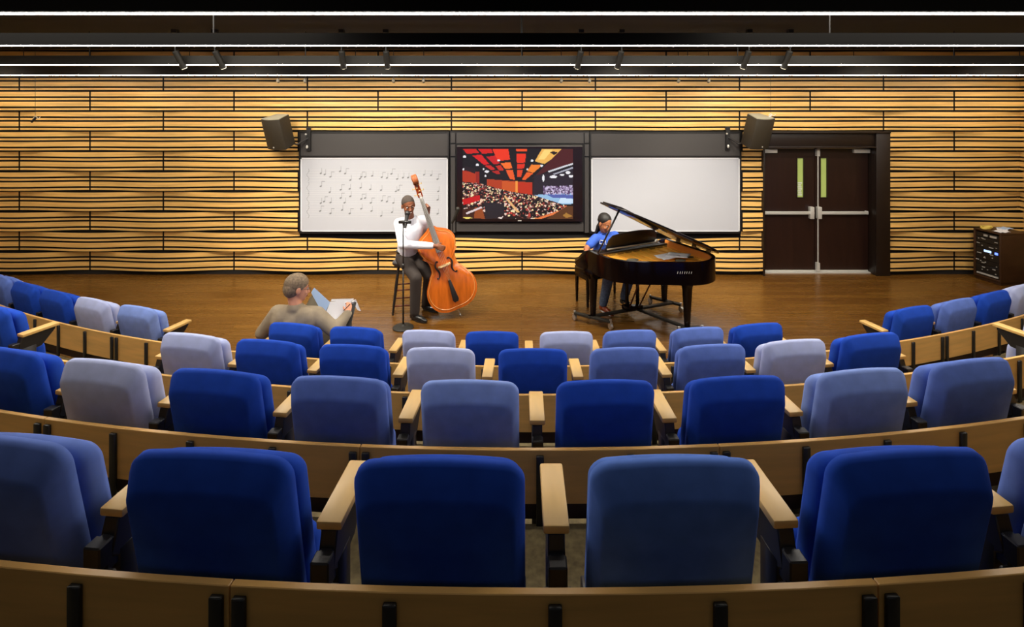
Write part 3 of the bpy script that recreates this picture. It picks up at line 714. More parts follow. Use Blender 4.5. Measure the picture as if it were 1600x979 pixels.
for k, (x, y, r_, m, lab) in enumerate(((.1, .12, .2, 'paper', 'white crumpled sheet on the near front corner of the rack'), (.22, .27, .9, 'paper', 'loose white sheet further back on the rack top'), (.3, .40, .3, 'bluepaper', 'pale blue folder at the back of the rack top'))):
    bm = B(); n = 8; g = [[bm.verts.new((-.1+.2*i/n, -.07+.14*j/n, .012+.007*math.sin(i*1.3+k)*math.cos(j*1.1))) for j in range(n+1)] for i in range(n+1)]
    for i in range(n):
        for j in range(n): bm.faces.new((g[i][j], g[i+1][j], g[i+1][j+1], g[i][j+1]))
    o = obj('paper_sheet', bm, m, None, smooth=True); md = o.modifiers.new('t', 'SOLIDIFY'); md.thickness = .003; o.location = on_rack(x, y)+Vector((0, 0, .0)); o.rotation_euler = (0, 0, r_); tag(o, lab, 'paper')

# ------------------------------------------------------------------ figures
def seg(bm, pts, rs, n=14):
    for a, b, ra, rb in zip(pts, pts[1:], rs, rs[1:]): cap(bm, a, b, ra, rb, n)
def hand(bm, W, d, nrm, thumb, curl=.7, s=1.0):
    """W wrist, d towards fingers, nrm out of the back of the hand, thumb: side vector"""
    d = Vector(d).normalized(); nrm = Vector(nrm); nrm = (nrm-d*nrm.dot(d)).normalized(); side = d.cross(nrm)
    if side.dot(Vector(thumb)) < 0: side = -side
    W = Vector(W)
    m = Matrix((side, d, nrm)).transposed().to_4x4()
    ell(bm, W+d*.045*s, (.040*s, .052*s, .016*s), m, 14)
    cap(bm, W-d*.02, W+d*.03*s, .026*s, .024*s, 10)
    for i, L in enumerate((.074, .082, .076, .060)):
        o = W+d*.085*s+side*(.030-.020*i)*s
        a = curl*.5; d1 = (d*math.cos(a)-nrm*math.sin(a)); b = curl*1.5; d2 = (d*math.cos(b)-nrm*math.sin(b)); c_ = curl*2.2; d3 = d*math.cos(c_)-nrm*math.sin(c_)
        p1 = o+d1*L*.45*s; p2 = p1+d2*L*.32*s; p3 = p2+d3*L*.23*s
        seg(bm, [o-d*.02*s, o, p1, p2, p3], [.0105*s, .0105*s, .0098*s, .009*s, .0078*s], 10)
    o = W+d*.02*s+side*.024*s; p1 = o+(side*.75+d*.6-nrm*.25).normalized()*.036*s; p2 = p1+(d*.9+side*.15-nrm*.4).normalized()*.028*s
    seg(bm, [o, p1, p2], [.013*s, .0112*s, .0088*s], 10)
def head_geo(bm, H, M3, s):
    """H centre of the head, M3 columns right, forward, up"""
    m4 = M3.to_4x4()
    def e(c, r): ell(bm, H+M3 @ Vector(c)*s, [q*s for q in r], m4, 24)
    e((0, -.012, .035), (.075, .094, .085)); e((0, .022, -.02), (.062, .066, .085)); e((0, .05, -.078), (.032, .032, .026)); e((0, .035, -.06), (.05, .045, .04))
    e((0, .087, -.012), (.011, .014, .022)); e((0, .098, -.026), (.015, .014, .011)); e((.011, .09, -.030), (.009, .009, .007)); e((-.011, .09, -.030), (.009, .009, .007))
    e((0, .074, .022), (.046, .016, .011)); e((.04, .062, -.022), (.018, .016, .018)); e((-.04, .062, -.022), (.018, .016, .018))
    e((0, .082, -.050), (.022, .012, .008)); e((0, .080, -.062), (.019, .012, .008))
    for sx in (1, -1): e((sx*.075, -.008, -.005), (.010, .020, .032))
def face_parts(body, H, M3, s, lip='lip_d', smile=False):
    m4 = M3.to_4x4()
    for sx in (1, -1):
        bm = B(); ell(bm, H+M3 @ Vector((sx*.029, .076, .006))*s, (.012*s, .008*s, .0065*s), m4, 12); e = obj('eye', bm, 'eye', body, smooth=True)
        bm = B(); ell(bm, H+M3 @ Vector((sx*.029, .0820, .005))*s, (.0075*s, .0035*s, .0065*s), m4, 10); obj('iris', bm, 'pupil', e, smooth=True)
    bm = B(); ell(bm, H+M3 @ Vector((0, .090, -.056))*s, (.023*s, .006*s, (.010 if smile else .006)*s), m4, 14); mo = obj('mouth', bm, lip, body, smooth=True)
    if smile:
        bm = B(); ell(bm, H+M3 @ Vector((0, .0935, -.055))*s, (.018*s, .004*s, .005*s), m4, 12); obj('teeth', bm, 'teeth', mo, smooth=True)
    bm = B()
    for sx in (1, -1): tube(bm, [H+M3 @ Vector((sx*x, .088-x*.25, z))*s for x, z in ((.013, .026), (.03, .032), (.045, .026))], [.003*s, .004*s, .0025*s], 6)
    obj('eyebrows', bm, 'pupil', body, smooth=True)
def basis(fwd, up=(0, 0, 1)):
    f = Vector(fwd).normalized(); u = Vector(up); u = (u-f*u.dot(f)).normalized(); r = f.cross(u)
    return Matrix((r, f, u)).transposed()
def shoe(name, parent, A, toe, m='shoe', sole='black'):
    A = Vector(A); toe = Vector(toe); d = (toe-A); d.z = 0; d.normalize(); zf = .0
    bm = B(); m4 = Matrix.Rotation(math.atan2(d.y, d.x), 4, 'Z')
    base = Vector((A.x, A.y, A.z-.075))
    cap(bm, base+d*-.035+Vector((0, 0, .045)), base+d*.13+Vector((0, 0, .036)), .042, .038); cap(bm, base+d*.12+Vector((0, 0, .032)), base+d*.20+Vector((0, 0, .026)), .038, .028)
    cap(bm, base+Vector((0, 0, .05)), A+Vector((0, 0, .02)), .042, .045)
    bmesh.ops.bisect_plane(bm, geom=list(bm.verts)+list(bm.edges)+list(bm.faces), plane_co=base+Vector((0, 0, .006)), plane_no=(0, 0, -1), clear_outer=True)
    o = obj(name, bm, m, parent, smooth=True, sharp=50)
    bm = B(); pts = []
    for k in range(20):
        a = 2*PI*k/20; lx = .075+.135*math.cos(a); ly = (.042 if math.cos(a) > -.2 else .036)*math.sin(a)
        pts.append((base.x+d.x*lx-d.y*ly, base.y+d.y*lx+d.x*ly))
    prism(bm, pts, base.z, base.z+.016); obj('sole', bm, sole, o)
    return o

# ---- bass player --------------------------------------------------
root = thing('person', 'smiling man in white shirt leaning on a stool playing the double bass', 'person', P(650, 497, 7.48)*1)
root.location.z = 0; OR = root.location.copy()
L = lambda px, py, d: P(px, py, d)-OR
Hc = L(638, 321, 7.52); HB = basis((.42, -.88, -.18), (-.12, 0, 1))
neck, chest, belly, pelvis = L(641, 342, 7.63), L(643, 357, 7.66), L(640, 378, 7.70), L(638, 396, 7.74)
shR, shL = L(624, 349, 7.62), L(661, 345, 7.74)
elR, wrR = L(629, 382, 7.42), L(680, 384, 7.36)
elL, wrL = L(662, 360, 7.86), L(669, 330, 7.72)
hipR, knR, anR = L(630, 402, 7.72), L(650, 434, 7.42), L(648, 488, 7.47)
hipL, knL, anL = L(650, 402, 7.78), L(671, 430, 7.62), L(666, 477, 7.82)
for a in (anR, anL): a.z = .078
bm = B(); head_geo(bm, Hc, HB, 1.12); cap(bm, Hc+HB @ Vector((0, -.02, -.06)), neck, .058, .062)
cap(bm, shR, shL, .06, .06); seg(bm, [chest, belly, pelvis], [.12, .12, .12]); seg(bm, [shR, elR, wrR], [.05, .04, .028]); seg(bm, [shL, elL, wrL], [.05, .04, .028])
seg(bm, [hipR, knR, anR], [.08, .058, .04]); seg(bm, [hipL, knL, anL], [.08, .058, .04])
hand(bm, wrR, (.75, -.05, -.22), (-.1, -1, .25), (0, -.2, 1), .75, 1.0)
hand(bm, wrL, (.1, -.35, .75), (.7, .8, .1), (-1, -.2, 0), .95, 1.0)
body = fuse('body', bm, 'skin_d', root, .0065, 3)
face_parts(body, Hc, HB, 1.12, 'lip_d', True)
def scalp(name, Hc, HB, s, m, lift=1.05, cut=.03, back=-.25):
    bm = B(); ell(bm, Vector((0, -.012, .035)), (.0765*lift, .0955*lift, .0865*lift), None, 28)
    bmesh.ops.bisect_plane(bm, geom=list(bm.verts)+list(bm.edges)+list(bm.faces), plane_co=(0, .05, cut+.03), plane_no=(0, .62, -.78), clear_inner=False, clear_outer=True)
    me4 = Matrix.Translation(Hc) @ HB.to_4x4() @ Matrix.Diagonal((s, s, s, 1))
    for v in bm.verts: v.co = me4 @ v.co
    return obj(name, bm, m, body if False else None, smooth=True)
h = scalp('hair', Hc, HB, 1.12, 'hair_s', 1.012); h.parent = root
bm = B()
seg(bm, [chest+Vector((0, 0, .06)), chest, belly, pelvis+Vector((0, 0, .05))], [.135, .16, .165, .152], 20); cap(bm, shR, shL, .078, .078)
cap(bm, neck+Vector((0, 0, -.03)), chest, .075, .13); cap(bm, shR, shR+(elR-shR)*.95, .076, .064); seg(bm, [elR, wrR-(wrR-elR)*.12], [.064, .046]); cap(bm, shL, elL, .076, .062); cap(bm, elL, elL+(wrL-elL)*.35, .062, .05)
for k in range(3): cap(bm, shR+(elR-shR)*(.3+.2*k)+Vector((-.03, -.03, 0)), shR+(elR-shR)*(.38+.2*k)+Vector((.06, -.05, .02)), .035, .02, 8)
sh_ = fuse('shirt', bm, 'shirt_w', root, .010, 3)
bm = B()
for sx in (1, -1): prism(bm, [(0, 0), (sx*.07, .03), (sx*.05, -.055)], 0, .006, 0, Matrix.Translation(neck+Vector((.02, -.135, .0))) @ HB.to_4x4() @ Matrix.Rotation(PI/2, 4, 'X') @ Matrix.Translation((0, 0, -.0)))
obj('collar', bm, 'shirt_w', sh_)
bm = B(); tube(bm, [pelvis+Vector((.155*math.cos(a), .125*math.sin(a), .035)) for a in [2*PI*k/24 for k in range(25)]], .018, 8); obj('belt', bm, 'shoe', root, smooth=True)
bm = B(); seg(bm, [pelvis+Vector((-.03, 0, -.0)), pelvis+Vector((.03, 0, -.0))], [.135, .135], 20); cap(bm, pelvis, hipR, .13, .11); cap(bm, pelvis, hipL, .13, .11)
seg(bm, [hipR, knR, anR+Vector((0, 0, .03))], [.105, .082, .066]); seg(bm, [hipL, knL, anL+Vector((0, 0, .03))], [.105, .082, .066])
fuse('trousers', bm, 'trouser', root, .012, 3)
shoe('shoe', root, anR, anR+Vector((.17, -.12, 0))); shoe('shoe', root, anL, anL+Vector((.17, -.1, 0)))

# ---- stool --------------------------------------------------------
sp = P(633, 489, 7.82); sp.z = 0
t = thing('bar_stool', 'tall dark wooden stool behind the bass player', 'stool', sp)
SH = .69
bm = B(); lathe(bm, [(.165, SH-.045), (.175, SH-.03), (.175, SH-.01), (.16, SH)], 28); obj('seat', bm, 'ebony', t, smooth=True)
ft = []
for k in range(4):
    a = PI/4+PI/2*k+.2; tp = Vector((.12*math.cos(a), .12*math.sin(a), SH-.045)); ft.append((tp, Vector((.235*math.cos(a), .235*math.sin(a), 0))))
    bm = B(); tube(bm, [tp, tp.lerp(ft[-1][1], .5), ft[-1][1]], [.016, .02, .013], 10); obj('leg', bm, 'ebony', t, smooth=True)
for k in range(4):
    for f in ((.42, .74) if k % 2 else (.50, .82)):
        a, b = ft[k], ft[(k+1) % 4]; bm = B(); tube(bm, [a[0].lerp(a[1], f), b[0].lerp(b[1], f)], .010, 8); obj('rung', bm, 'redbrown', t, smooth=True)

# ---- double bass --------------------------------------------------
A0 = P(720, 494, 7.58); A0.z = 0; A1 = P(646, 277, 7.74); ax = (A1-A0).normalized()
nb = Vector((.30, -.95, .0)); nb = (nb-ax*nb.dot(ax)).normalized(); sd = ax.cross(nb)      # nb: front normal
if sd.x < 0: sd = -sd
t = thing('double_bass', 'orange varnished double bass held upright by the man in the white shirt', 'double bass', A0)
MB_ = Matrix((sd, nb, ax)).transposed().to_4x4()        # local x across, y out of the front, z along the body
MBF = MB_
def bobj(name, bm, m, parent=None, **kw):
    for v in bm.verts: v.co = MBF @ v.co
    return obj(name, bm, m, parent or t, **kw)
half = [(0, .135), (.13, .140), (.235, .185), (.305, .27), (.332, .38), (.318, .48), (.272, .565), (.232, .628), (.222, .650), (.186, .69), (.176, .745), (.178, .80), (.194, .855), (.234, .895), (.224, .92), (.243, .965), (.256, 1.03), (.243, 1.10), (.195, 1.165), (.13, 1.205), (.075, 1.235), (.04, 1.268), (0, 1.272)]
def smooth_pts(h, n=4):
    out = []
    for i in range(len(h)-1):
        p0 = h[max(i-1, 0)]; p1 = h[i]; p2 = h[i+1]; p3 = h[min(i+2, len(h)-1)]
        for k in range(n):
            u = k/n; out.append(tuple(.5*((2*p1[j])+(-p0[j]+p2[j])*u+(2*p0[j]-5*p1[j]+4*p2[j]-p3[j])*u*u+(-p0[j]+3*p1[j]-3*p2[j]+p3[j])*u**3) for j in (0, 1)))
    out.append(h[-1]); return out
hp = smooth_pts(half); outl = [(x, z) for x, z in hp]+[(-x, z) for x, z in reversed(hp[1:-1])]
def plate(y0, ybulge, scale_edge):
    bm = B(); prev = None; cz = .68
    for f in (1.0, .985, .93, .82, .66, .46, .24):
        y = y0+ybulge*(1-f**2.4)
        rg = [bm.verts.new((x*f*scale_edge, y, cz+(z-cz)*f*(1 if scale_edge == 1 else (1+(scale_edge-1)*.6)))) for x, z in outl]
        if prev:
            n = len(rg)
            for k in range(n): bm.faces.new((prev[k], prev[(k+1) % n], rg[(k+1) % n], rg[k]))
        else: first = rg
        prev = rg
    bm.faces.new(prev)
    # thickness at the rim
    lo = [bm.verts.new((v.co.x, v.co.y-.008*(1 if ybulge > 0 else -1), v.co.z)) for v in first]; n = len(lo)
    for k in range(n): bm.faces.new((lo[k], lo[(k+1) % n], first[(k+1) % n], first[k]))
    bm.faces.new(lo)
    return bm
bobj('front_plate', plate(.004, .042, 1.03), 'bassfront', smooth=True, sharp=40)
bm = B(); n = len(outl); a = [bm.verts.new((x, -.002, z)) for x, z in outl]; b = [bm.verts.new((x, -.19+.05*max(0, (z-.9)/.37), z)) for x, z in outl]
for k in range(n): bm.faces.new((a[k], a[(k+1) % n], b[(k+1) % n], b[k]))
bm.faces.new(a); bm.faces.new(b); bobj('ribs', bm, 'bassside', smooth=True, sharp=50)
bm = B()
tube(bm, [(x*.945, .0075+.042*(1-.945**2.4), .68+(z-.68)*.945) for x, z in outl+outl[:1]], .0035, 5, cap=False); bobj('purfling', bm, 'purf', smooth=True)
for sx in (1, -1):
    bm = B(); pts = []
    for k in range(17):
        u = k/16; z = .60+.22*u; x = .118-.03*u+.020*math.sin(2*PI*u)*-1
        pts.append((sx*x, .046, z))
    pts = [(sx*(.118+.018), .044, .615), (sx*(.118+.010), .045, .598)]+pts+[(sx*(.088-.010), .046, .822), (sx*(.088-.018), .046, .806)]
    tube(bm, pts, [.013, .010]+[.006+.007*math.sin(PI*k/16) for k in range(17)]+[.010, .013], 8)
    bobj('f_hole', bm, 'ebony', smooth=True)
bm = B(); prism(bm, [(-.016, .54), (.016, .54), (.042, .27), (.026, .235), (-.026, .235), (-.042, .27)], .055, .075, 0, Matrix(((1, 0, 0, 0), (0, 0, 1, 0), (0, 1, 0, 0), (0, 0, 0, 1)))); bobj('tailpiece', bm, 'ebony', bevel=.004)
bm = B(); prism(bm, [(-.085, .735), (-.05, .735), (0, .75), (.05, .735), (.085, .735), (.07, .742), (.055, .752), (-.055, .752), (-.07, .742)], .046, .060, 0, Matrix(((1, 0, 0, 0), (0, 0, 1, 0), (0, 1, 0, 0), (0, 0, 0, 1))))
box(bm, -.085, -.05, .04, .075, .728, .75); box(bm, .05, .085, .04, .075, .728, .75); box(bm, -.062, .062, .07, .145, .732, .748); bobj('bridge', bm, 'maple', bevel=.003)
bm = B(); cols = []
for z, w_, y in ((.93, .044, .085), (1.2, .037, .06), (1.45, .030, .040), (1.70, .022, .022)):
    cols.append([bm.verts.new((w_*c, y+(.012*(1-c*c)) if s_ else y-.018, z)) for c, s_ in ((-1, 0), (-1, 1), (-.5, 1), (0, 1), (.5, 1), (1, 1), (1, 0))])
for a, b in zip(cols, cols[1:]):
    for k in range(7): bm.faces.new((a[k], a[(k+1) % 7], b[(k+1) % 7], b[k]))
bm.faces.new(cols[0]); bm.faces.new(cols[-1]); bobj('fingerboard', bm, 'fingerboard', smooth=True)
bm = B(); tube(bm, [(0, -.02, 1.24), (0, .005, 1.33), (0, .0, 1.7)], [.04, .026, .022], 12); bobj('neck', bm, 'bassside', smooth=True)
bm = B(); box(bm, -.034, -.020, -.035, .018, 1.70, 1.93); box(bm, .020, .034, -.035, .018, 1.70, 1.93); box(bm, -.02, .02, -.035, -.02, 1.70, 1.93); pb = bobj('pegbox', bm, 'bassside', bevel=.003)
bm = B()
pts = []
for k in range(26):
    a_ = k/25*2.6*PI; r_ = .058*(1-k/25)+.010; pts.append((0, -.012+r_*math.sin(a_)+.0, 1.965-r_*math.cos(a_)))
for sx in (-.022, 0, .022): tube(bm, [(sx, p[1], p[2]) for p in pts], [.018]*20+[.014]*6, 8)
bobj('scroll', bm, mat('brown scroll', srgb(150, 84, 50), .3), smooth=True)
for k in range(4):
    sx = 1 if k % 2 else -1; z = 1.745+.045*k; bm = B(); tube(bm, [(0, -.005, z), (sx*.07, -.005, z)], .006, 8); box(bm, sx*.07-.003, sx*.07+.003, -.02, .012, z-.014, z+.014)
    box(bm, sx*.036-.002, sx*.036+.002, -.032, .016, z-.018, z+.018); bobj('tuning_key', bm, 'brass', pb)
for k in range(4):
    x = (-1.5+k); bm = B(); tube(bm, [(x*.008, .074, .53), (x*.022, .148, .742), (x*.008, .040, 1.70), (x*.008, .008, 1.76)], .0017, 5); bobj('string', bm, 'chrome', smooth=True)
bm = B(); tube(bm, [(0, -.09, .0), (0, -.09, .16)], .006, 8); tube(bm, [(0, -.09, .10), (0, -.09, .15)], .018, 10); tube(bm, [(0, -.09, .0), (0, -.09, .04)], [.01, .014], 10); bobj('endpin', bm, 'chrome', smooth=True)
shift = MBF @ Vector((0, -.09, 0)); t.location = A0-Vector((shift.x, shift.y, 0))
t.location.z = .004-shift.z*1 if shift.z < 0 else .004-shift.z

# ---- vocal microphone in front of the player and one behind the bass ----
b0 = P(630, 512, 7.21); b0.z = 0
t = thing('microphone_stand', 'straight black microphone stand with round base before the bass player', 'microphone stand', b0)
bm = B(); lathe(bm, [(.135, 0), (.135, .012), (.12, .022), (.03, .03), (.014, .05)], 28); obj('base', bm, 'fascia', t, smooth=True)
bm = B(); tube(bm, [(0, 0, .03), (0, 0, .8)], .011, 8); tube(bm, [(0, 0, .8), (0, 0, 1.34)], .008, 8); tube(bm, [(0, 0, .77), (0, 0, .83)], .018, 10); obj('pole', bm, 'black', t, smooth=True)
bm = B(); tube(bm, [(0, 0, 1.33), (.02, .02, 1.36)], .016, 8); tube(bm, [(-.06, .02, 1.365), (.10, -.01, 1.37)], [.02, .022], 8); obj('clip', bm, 'black', t, smooth=True)
bm = B(); tube(bm, [(.03, -.03, 1.30), (.035, .04, 1.41), (.04, .06, 1.45)], [.018, .026, .026], 12); ell(bm, (.041, .068, 1.465), (.036, .036, .036)); obj('microphone', bm, 'black', t, smooth=True)
b1 = P(707, 470, 8.15); b1.z = 0
t = thing('microphone_stand', 'dark microphone on thin stand behind the bass, before the display', 'microphone stand', b1)
zt = P(708, 345, 8.15).z
bm = B()
for k in range(3): a = 2*PI*k/3+.5; tube(bm, [(0, 0, .12), (.22*math.cos(a), .22*math.sin(a), .008)], .008, 6)
obj('tripod_base', bm, 'black', t)
bm = B(); tube(bm, [(0, 0, .1), (0, 0, zt)], .009, 8); obj('pole', bm, 'black', t)
bm = B(); tube(bm, [(-.01, 0, zt-.03), (.04, -.02, zt+.06), (.075, -.03, zt+.16)], [.018, .024, .03], 12); ell(bm, (.082, -.032, zt+.18), (.032, .03, .034)); obj('microphone', bm, 'fascia', t, smooth=True)

# ------------------------------------------------------------------ grand piano on its dolly
pu = Vector((.888, .459, 0)).normalized(); PSX = .965; pv = Vector((.459, -.888, 0)).normalized()
PM = Vector((1.48, 7.605, 0))
t = thing('grand_piano', 'black lacquered grand piano with raised lid on a wheeled dolly', 'piano', PM)
MP = Matrix((pu*PSX, pv, Vector((0, 0, 1)))).transposed().to_4x4()     # local x towards the bass side, y towards the tail
def pobj(name, bm, m, parent=None, **kw):
    for v in bm.verts: v.co = MP @ v.co
    return obj(name, bm, m, parent or t, **kw)
RZ0, RZ1 = .70, .975
tail = smooth_pts([(-.70, -.02), (-.70, .20), (-.665, .42), (-.55, .60), (-.36, .74), (-.14, .86), (.06, .98), (.26, 1.06), (.46, 1.05), (.62, .95), (.70, .76), (.70, .5), (.70, -.02)], 5)
rim_o = list(tail)
def offset_in(pts, d):
    out = []; n = len(pts)
    for i, p in enumerate(pts):
        a = Vector(pts[max(i-1, 0)]); b = Vector(pts[min(i+1, n-1)]); tn = (b-a).normalized(); out.append((p[0]+tn.y*d, p[1]-tn.x*d))
    return out
rim_i = offset_in(rim_o, .045)
bm = B(); lo = []; 
n = len(rim_o)
rows_ = [[bm.verts.new((p[0], p[1], z)) for p in pp] for pp, z in ((rim_o, RZ0), (rim_o, RZ1), (rim_i, RZ1), (rim_i, RZ0))]
for q in range(4):
    a, b = rows_[q], rows_[(q+1) % 4]
    for k in range(n-1): bm.faces.new((a[k], a[k+1], b[k+1], b[k]))
bm.faces.new([r_[0] for r_ in rows_]); bm.faces.new([r_[-1] for r_ in rows_])
rim = pobj('rim', bm, 'blackgloss', smooth=True, sharp=40)
# maker's lettering on the curved side: a slanting row of small strokes
bm = B()
for k in range(7):
    f = k/6; px_ = Vector((-.02+.15*f, 0)); i0 = min(range(len(tail)), key=lambda i: abs(tail[i][0]-px_.x)+(10 if tail[i][1] < .6 else 0))
    q = tail[i0]; yy_ = q[1]+.006
    tube(bm, [(px_.x-.004, yy_+(px_.x-q[0])*.4, .845), (px_.x+.006, yy_+(px_.x-q[0])*.4, .871)], .0028, 6)
pobj('lettering', bm, 'satin', rim)
fill = [p for p in rim_i if p[1] > .0]
ri2 = offset_in(rim_o, .058); bm = B(); qa = [bm.verts.new((p[0], p[1], .87)) for p in ri2]; qb = [bm.verts.new((p[0], p[1], .965)) for p in ri2]; qc = [bm.verts.new((p[0], p[1], .965)) for p in rim_i]
for k in range(n-1): bm.faces.new((qa[k], qa[k+1], qb[k+1], qb[k])); bm.faces.new((qb[k], qb[k+1], qc[k+1], qc[k]))
pobj('inner_rim', bm, 'soundboard')
bm = B(); prism(bm, fill, .70, .715); pobj('underside_board', bm, 'rackwood')
bm = B(); prism(bm, [(x*.995, y*.997) for x, y in fill], .86, .875); sb_ = pobj('iron_plate', bm, 'goldplate', bevel=.002, seg=1)
bm = B()
for k in range(9):
    x = -.56+.14*k; y1 = max([p[1] for p in fill if abs(p[0]-x) < .1]+[.2])-.08
    tube(bm, [(x, .05, .885), (x+.03, y1, .885)], .009, 6)
pobj('plate_struts', bm, 'goldplate', sb_, smooth=True)
bm = B()
for k in range(46):
    x = -.60+.027*k; y1 = max([p[1] for p in fill if abs(p[0]-x) < .08]+[.2])-.12
    tube(bm, [(x, .04, .905), (x, y1, .905)], .0014, 4)
pobj('strings', bm, 'goldplate')['kind'] = 'stuff'
for (x, y, a_, b_) in ((-.30, .42, .085, .04), (.24, .72, .08, .035), (.46, .66, .06, .03), (-.52, .30, .04, .02)):
    bm = B(); prism(bm, [(x+a_*math.cos(q)*.9+b_*math.sin(q)*.5, y+b_*math.sin(q)*1.3) for q in [2*PI*k/20 for k in range(20)]], .909, .916); pobj('plate_opening', bm, 'felt')
bm = B(); box(bm, -.64, .64, .0, .05, .88, .925); pobj('damper_rail', bm, 'ebony')
# key block and keys
bm = B(); box(bm, -.70, .70, -.34, -.0, .60, .70); box(bm, -.66, .66, -.305, -.285, .70, .735); pobj('keybed', bm, 'blackgloss', bevel=.006)
for sx in (1, -1):
    bm = B(); prism(bm, [(-.30, .70), (-.34, .72), (-.335, .80), (-.25, .83), (-.12, .94), (-.02, .975), (0, .975), (0, .70)], sx*.70-(.06 if sx > 0 else 0), sx*.70+(.06 if sx < 0 else 0), 0, Matrix(((0, 0, 1, 0), (1, 0, 0, 0), (0, 1, 0, 0), (0, 0, 0, 1)))); pobj('arm', bm, 'blackgloss', bevel=.005)
bm = B()
for k in range(52): x = -.612+k*.02354; box(bm, x+.0005, x+.0228, -.28, -.135, .72, .745)
pobj('white_keys', bm, 'ivory')['kind'] = 'stuff'
bm = B()
for k in range(51):
    if k % 7 not in (2, 6): x = -.612+(k+1)*.02354; box(bm, x-.006, x+.006, -.23, -.135, .745, .757)
pobj('black_keys', bm, 'ebony')['kind'] = 'stuff'
bm = B(); box(bm, -.64, .64, -.135, -.11, .70, .93); pobj('fallboard', bm, 'blackgloss', bevel=.004)
bm = B(); box(bm, -.655, .655, -.11, .0, .90, .93); pobj('desk_shelf', bm, 'blackgloss', bevel=.003)
# music desk: bowed top panel leaning back
bm = B(); top_ = [(-.42+.84*k/16, .215+.035*math.sin(PI*k/16)-(.05 if k in (0, 16) else 0)) for k in range(17)]
prism(bm, [(-.45, 0)]+top_+[(.45, 0)], 0, .014, 0, Matrix.Translation((0.02, .0, .935)) @ Matrix.Rotation(math.radians(72), 4, 'X')); md_ = pobj('music_desk', bm, 'ebony', bevel=.003)
bm = B(); tube(bm, [(-.42, .035, .965), (.44, .035, .965)], .010, 8); ell(bm, (.45, .035, .975), (.025, .025, .03)); pobj('desk_rail', bm, 'satin', md_, smooth=True)
# legs with carved knees
for (x, y) in ((-.63, 0), (.63, 0), (.24, .84)):
    bm = B()
    lathe(bm, [(.035, .10), (.04, .13), (.052, .35), (.064, .58), (.07, .62), (.10, .68), (.16, .70)], 4, 0, Matrix.Translation((x, y, 0)) @ Matrix.Rotation(PI/4, 4, 'Z'))
    pobj('leg', bm, 'blackgloss', bevel=.006)
# lid, hinged on the bass side
th = math.radians(25.5)
HX = .70
lid_pts = [(-.73, .10)]+[(x*1.03, y*1.02+.01) for x, y in tail if y > .12]+[(.70, .10)]
lm = Matrix.Translation((HX, 0, RZ1+.012)) @ Matrix.Rotation(th, 4, 'Y') @ Matrix.Translation((-HX, 0, 0))
bm = B(); prism(bm, lid_pts, 0, .022, 0, lm); lid = pobj('lid', bm, 'blackgloss', bevel=.004)
bm = B(); prism(bm, [(-.70, .11), (.68, .11), (.68, .45), (-.66, .45)], .024, .042, 0, lm); pobj('front_lid_flap', bm, 'blackgloss', lid, bevel=.003)
pt = lm @ Vector((-.52, .26, 0))
bm = B(); tube(bm, [(-.66, .12, RZ1-.05), (pt.x, pt.y, pt.z)], [.011, .013], 8); tube(bm, [(-.66, .12, RZ1-.08), (-.66, .12, RZ1-.03)], .016, 8); pobj('lid_prop', bm, 'ebony', smooth=True)
for y in (.2, .5, .76): bm = B(); tube(bm, [(HX, y-.03, RZ1+.008), (HX, y+.03, RZ1+.008)], .011, 8); pobj('hinge', bm, 'brass', smooth=True)
# pedal lyre
bm = B(); box(bm, -.13, .13, -.02, .12, .115, .17); box(bm, -.11, -.075, .03, .07, .17, .60); box(bm, .075, .11, .03, .07, .17, .60); box(bm, -.13, .13, .0, .1, .56, .60)
ly = pobj('pedal_lyre', bm, 'blackgloss', bevel=.005)
for k in (-1, 0, 1): bm = B(); tube(bm, [(k*.06, -.01, .135), (k*.06, -.13, .12)], [.012, .016], 8); pobj('pedal', bm, 'brass', ly, smooth=True)
for k in (-1, 1): bm = B(); tube(bm, [(k*.09, .10, .16), (k*.12, .40, .70)], .010, 8); pobj('lyre_brace', bm, 'redbrown', ly, smooth=True)
# dolly
d1 = (MP.inverted() @ (P(904, 488, 7.46)-PM)); 
bm = B()
def bar(bm, a, b, w=.03, z0=.085, z1=.115):
    a = Vector(a); b = Vector(b); d = (b-a).normalized(); nn = Vector((-d.y, d.x))*w
    prism(bm, [(a.x+nn.x, a.y+nn.y), (b.x+nn.x, b.y+nn.y), (b.x-nn.x, b.y-nn.y), (a.x-nn.x, a.y-nn.y)], z0, z1)
bar(bm, (-.70, -.02), (.70, .10)); bar(bm, (-.78, -.22), (-.52, .24)); bar(bm, (.56, -.22), (.74, .22)); bar(bm, (.08, .04), (.28, 1.02))
bar(bm, (.12, .80), (.40, .90))
dly = pobj('dolly', bm, 'fascia', bevel=.004)
for (x, y) in ((-.78, -.22), (-.52, .24), (.56, -.22), (.74, .22), (.12, .82), (.42, .92), (.28, 1.0)):
    bm = B(); tube(bm, [(x-.014, y, .04), (x+.014, y, .04)], .04, 14); box(bm, x-.02, x+.02, y-.015, y+.015, .05, .09); tube(bm, [(x, y, .085), (x, y, .13)], .018, 8); pobj('caster', bm, 'chrome', dly, smooth=True)
